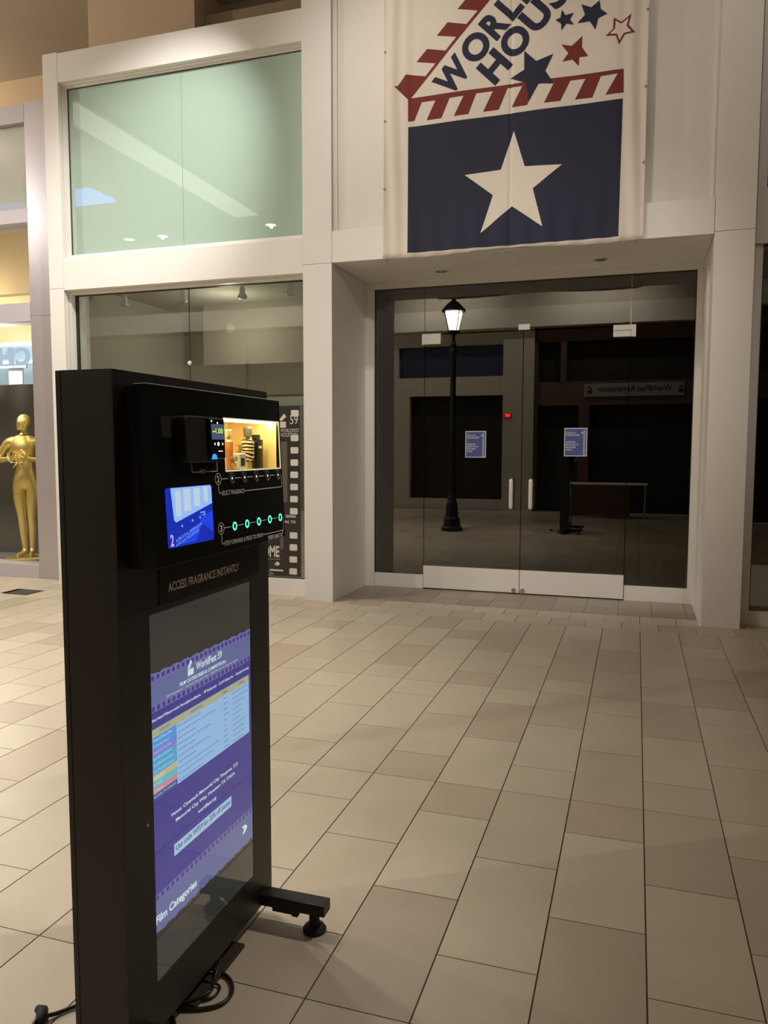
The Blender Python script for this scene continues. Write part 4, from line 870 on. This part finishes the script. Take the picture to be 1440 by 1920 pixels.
def b4(t, x, y, z):
    bm = bmesh.new(); lathe(bm, [(.012, 0), (.012, .018), (.009, .022)], (x, y, z), 16); link('foot', bm, M['goldpale'], t)
    bm = bmesh.new(); lathe(bm, [(.009, .022), (.018, .030), (.019, .078), (.014, .086)], (x, y, z), 12); link('patterned_body', bm, zeb, t)
    bm = bmesh.new(); lathe(bm, [(.006, .086), (.006, .092), (.012, .094), (.013, .118), (.010, .122)], (x, y, z), 16); link('cap', bm, mat('smoky_cap', (0.10, 0.09, 0.08), 0.2), t)
def b5(t, x, y, z):
    link('box_body', bb(.014, .018, .086)(x, y, z), M['blackgloss'], t, .001)
    link('label_plate', B((x+.014, x+.0146, y-.009, y+.009, z+.060, z+.067)), M['silver'], t)
    link('cap', bb(.009, .010, .014)(x, y, z, .086), M['rubber'], t, .001)
bottle('perfume_bottle', .447, -1.083, 'amber column bottle with a dark ribbon bow, leftmost in the showcase', b1)
bottle('perfume_bottle', .497, -1.075, 'low square white bottle with a black label in the showcase', b2)
bottle('perfume_bottle', .515, -1.125, 'gold faceted round flacon standing behind the white square bottle', b3)
bottle('perfume_bottle', .560, -1.080, 'gold and black zigzag patterned bottle in the middle of the showcase', b4)
bottle('perfume_bottle', .612, -1.080, 'tall black rectangular bottle, rightmost in the showcase', b5)

# ------------------------------------------------------------------ lamp post beside the concourse (seen reflected in the doors)
LX, LY = -3.165, 2.18
lp = thing('street_lamp', (LX, LY, 0), 'black street lamp with a lit lantern, reflected in the left glass door', 'street lamp')
bm = bmesh.new(); lathe(bm, [(.20, 0), (.20, .06), (.16, .09), (.15, .22), (.12, .26), (.10, .50), (.075, .56), (.085, .60), (.06, .66)], (LX, LY, 0), 8); link('base', bm, M['postmetal'], lp)
bm = bmesh.new(); lathe(bm, [(.056, .64), (.050, 3.15), (.075, 3.18), (.075, 3.24), (.045, 3.28), (.06, 3.34), (.03, 3.40), (.03, 3.50), (.09, 3.56)], (LX, LY, 0), 16); link('pole', bm, M['postmetal'], lp)
bm = bmesh.new()
for k in range(4):
    a = math.pi/4+k*math.pi/2
    tube(bm, [(LX+.10*math.cos(a), LY+.10*math.sin(a), 3.58), (LX+.19*math.cos(a), LY+.19*math.sin(a), 3.92)], .010, 6)
lathe(bm, [(.12, 3.56), (.12, 3.585)], (LX, LY, 0), 4+12); lathe(bm, [(.21, 3.92), (.22, 3.94), (.12, 4.05), (.04, 4.12), (.02, 4.20)], (LX, LY, 0), 16)
link('lantern_frame', bm, M['postmetal'], lp)
lg = glow('lantern_glass', (1.0, 0.86, 0.68), 28.0)
for k in range(4):
    a0 = math.pi/4+k*math.pi/2; a1 = a0+math.pi/2; bm = bmesh.new()
    q = [(LX+r*math.cos(a)*.93, LY+r*math.sin(a)*.93, z) for r, a, z in ((.10, a0+.08, 3.59), (.10, a1-.08, 3.59), (.19, a1-.08, 3.91), (.19, a0+.08, 3.91))]
    bm.faces.new([bm.verts.new(p) for p in q]); link('lantern_pane', bm, lg, lp)

# ------------------------------------------------------------------ storefronts across the concourse (seen in reflections)
OY = -2.65
struct('wall_south', B((-16, 7, OY-0.35, OY-0.25, 4.77, CZ), (-16, -2.33, OY-0.3, OY-0.1, 3.97, 4.31), (-16, -5.68, OY-0.3, OY-0.1, 2.77, 3.97), (-5.68, -3.06, OY-0.3, OY-0.1, 2.77, 3.22), (-3.06, -2.33, OY-0.3, OY, 0, 4.31),
     (-5.39, -3.06, OY-0.3, OY-0.1, 0, 0.25), (-5.95, -5.39, OY-0.3, OY-0.1, 0, 2.77), (-16, -11.9, OY-0.3, OY-0.1, 0, 2.77), (-9.4, -9.0, OY-0.3, OY-0.05, 0, 4.31)), M['opp'], 'olive white storefront wall across the concourse, seen reflected')
struct('trim_18', B((-16, 7, OY-0.3, OY+0.15, 4.31, 4.77)), M['oppbeam'], 'long pale beam of the storefront across the concourse, seen reflected')
struct('wall_south_brown', B((-2.33, 7, OY-0.3, OY-0.1, 3.97, 4.31), (-2.33, 7, OY-0.3, OY-0.1, 2.5, 3.05), (-2.33, -2.25, OY-0.3, OY-0.05, 0, 3.97), (-1.73, -1.60, OY-0.3, OY-0.05, 3.05, 3.97), (-1.3, -1.06, OY-0.3, OY-0.05, 0, 2.5), (2.6, 2.9, OY-0.3, OY, 0, 4.31)), M['brown'], 'brown storefront wall across the concourse, seen reflected')
w6 = struct('window_6', B((-5.68, -3.06, OY-0.28, OY-0.22, 3.22, 3.97)), M['bluepanel'], 'dark blue upper panel across the concourse, seen reflected in the left door'); w6['category'] = 'window'
struct('wall_south_dark', B((-16, 7, OY-0.34, OY-0.30, 0, 4.31), (-11.9, -5.95, OY-0.30, OY-0.28, 0, 2.77)), M['dark'], 'dark shop openings across the concourse')
sg = thing('registration_sign', (-0.10, OY-0.05, 2.69), 'long pale registration sign across the concourse, seen mirrored in the right door', 'sign')
link('sign_board', B((-1.19, 0.98, OY-0.098, OY-0.06, 2.69, 2.985)), mat('sign_grey', (0.30, 0.27, 0.26), 0.6), sg)
bm = bmesh.new(); text(bm, 'WorldFest Registration', FACE_N(OY-0.055), -0.72, 0.88, 2.755, 2.92, .02)
for sx in (-0.92, 1.05):
    rect(bm, FACE_N(OY-0.055), sx-.04, sx+.06, 2.75, 2.84); poly(bm, [(sx-.05, 2.86), (sx+.03, 2.93), (sx+.06, 2.89), (sx-.03, 2.85)], FACE_N(OY-0.055))
link('sign_lettering', bm, M['rubber'], sg)
ex = thing('exit_sign', (-2.95, OY+0.03, 2.24), 'red lit EXIT sign across the concourse, seen reflected in the left door', 'sign')
link('housing', B((-3.02, -2.86, OY, OY+0.03, 2.22, 2.33)), mat('exit_red', (0.10, 0.01, 0.01), 0.5), ex)
bm = bmesh.new(); text(bm, 'EXIT', FACE_N(OY+0.032), 2.875, 3.005, 2.235, 2.315, .03); link('exit_letters', bm, glow('exit_glow', (1.0, 0.02, 0.02), 14.0), ex)
tb = thing('registration_table', (-0.9, -1.6, 0), 'table with a pale cloth front across the concourse, seen dimly in the right door', 'table')
link('table_top', B((-1.35, 0.25, -1.95, -1.25, 0.72, 0.745)), M['oppbeam'], tb, 0.004)
link('table_skirt', B((-1.30, -0.10, -1.28, -1.26, 0.05, 0.72)), M['brown'], tb)
for x in (-1.30, 0.20):
    for y in (-1.90, -1.30): link('leg', B((x-.015, x+.015, y-.015, y+.015, 0, 0.72)), M['chrome'], tb)
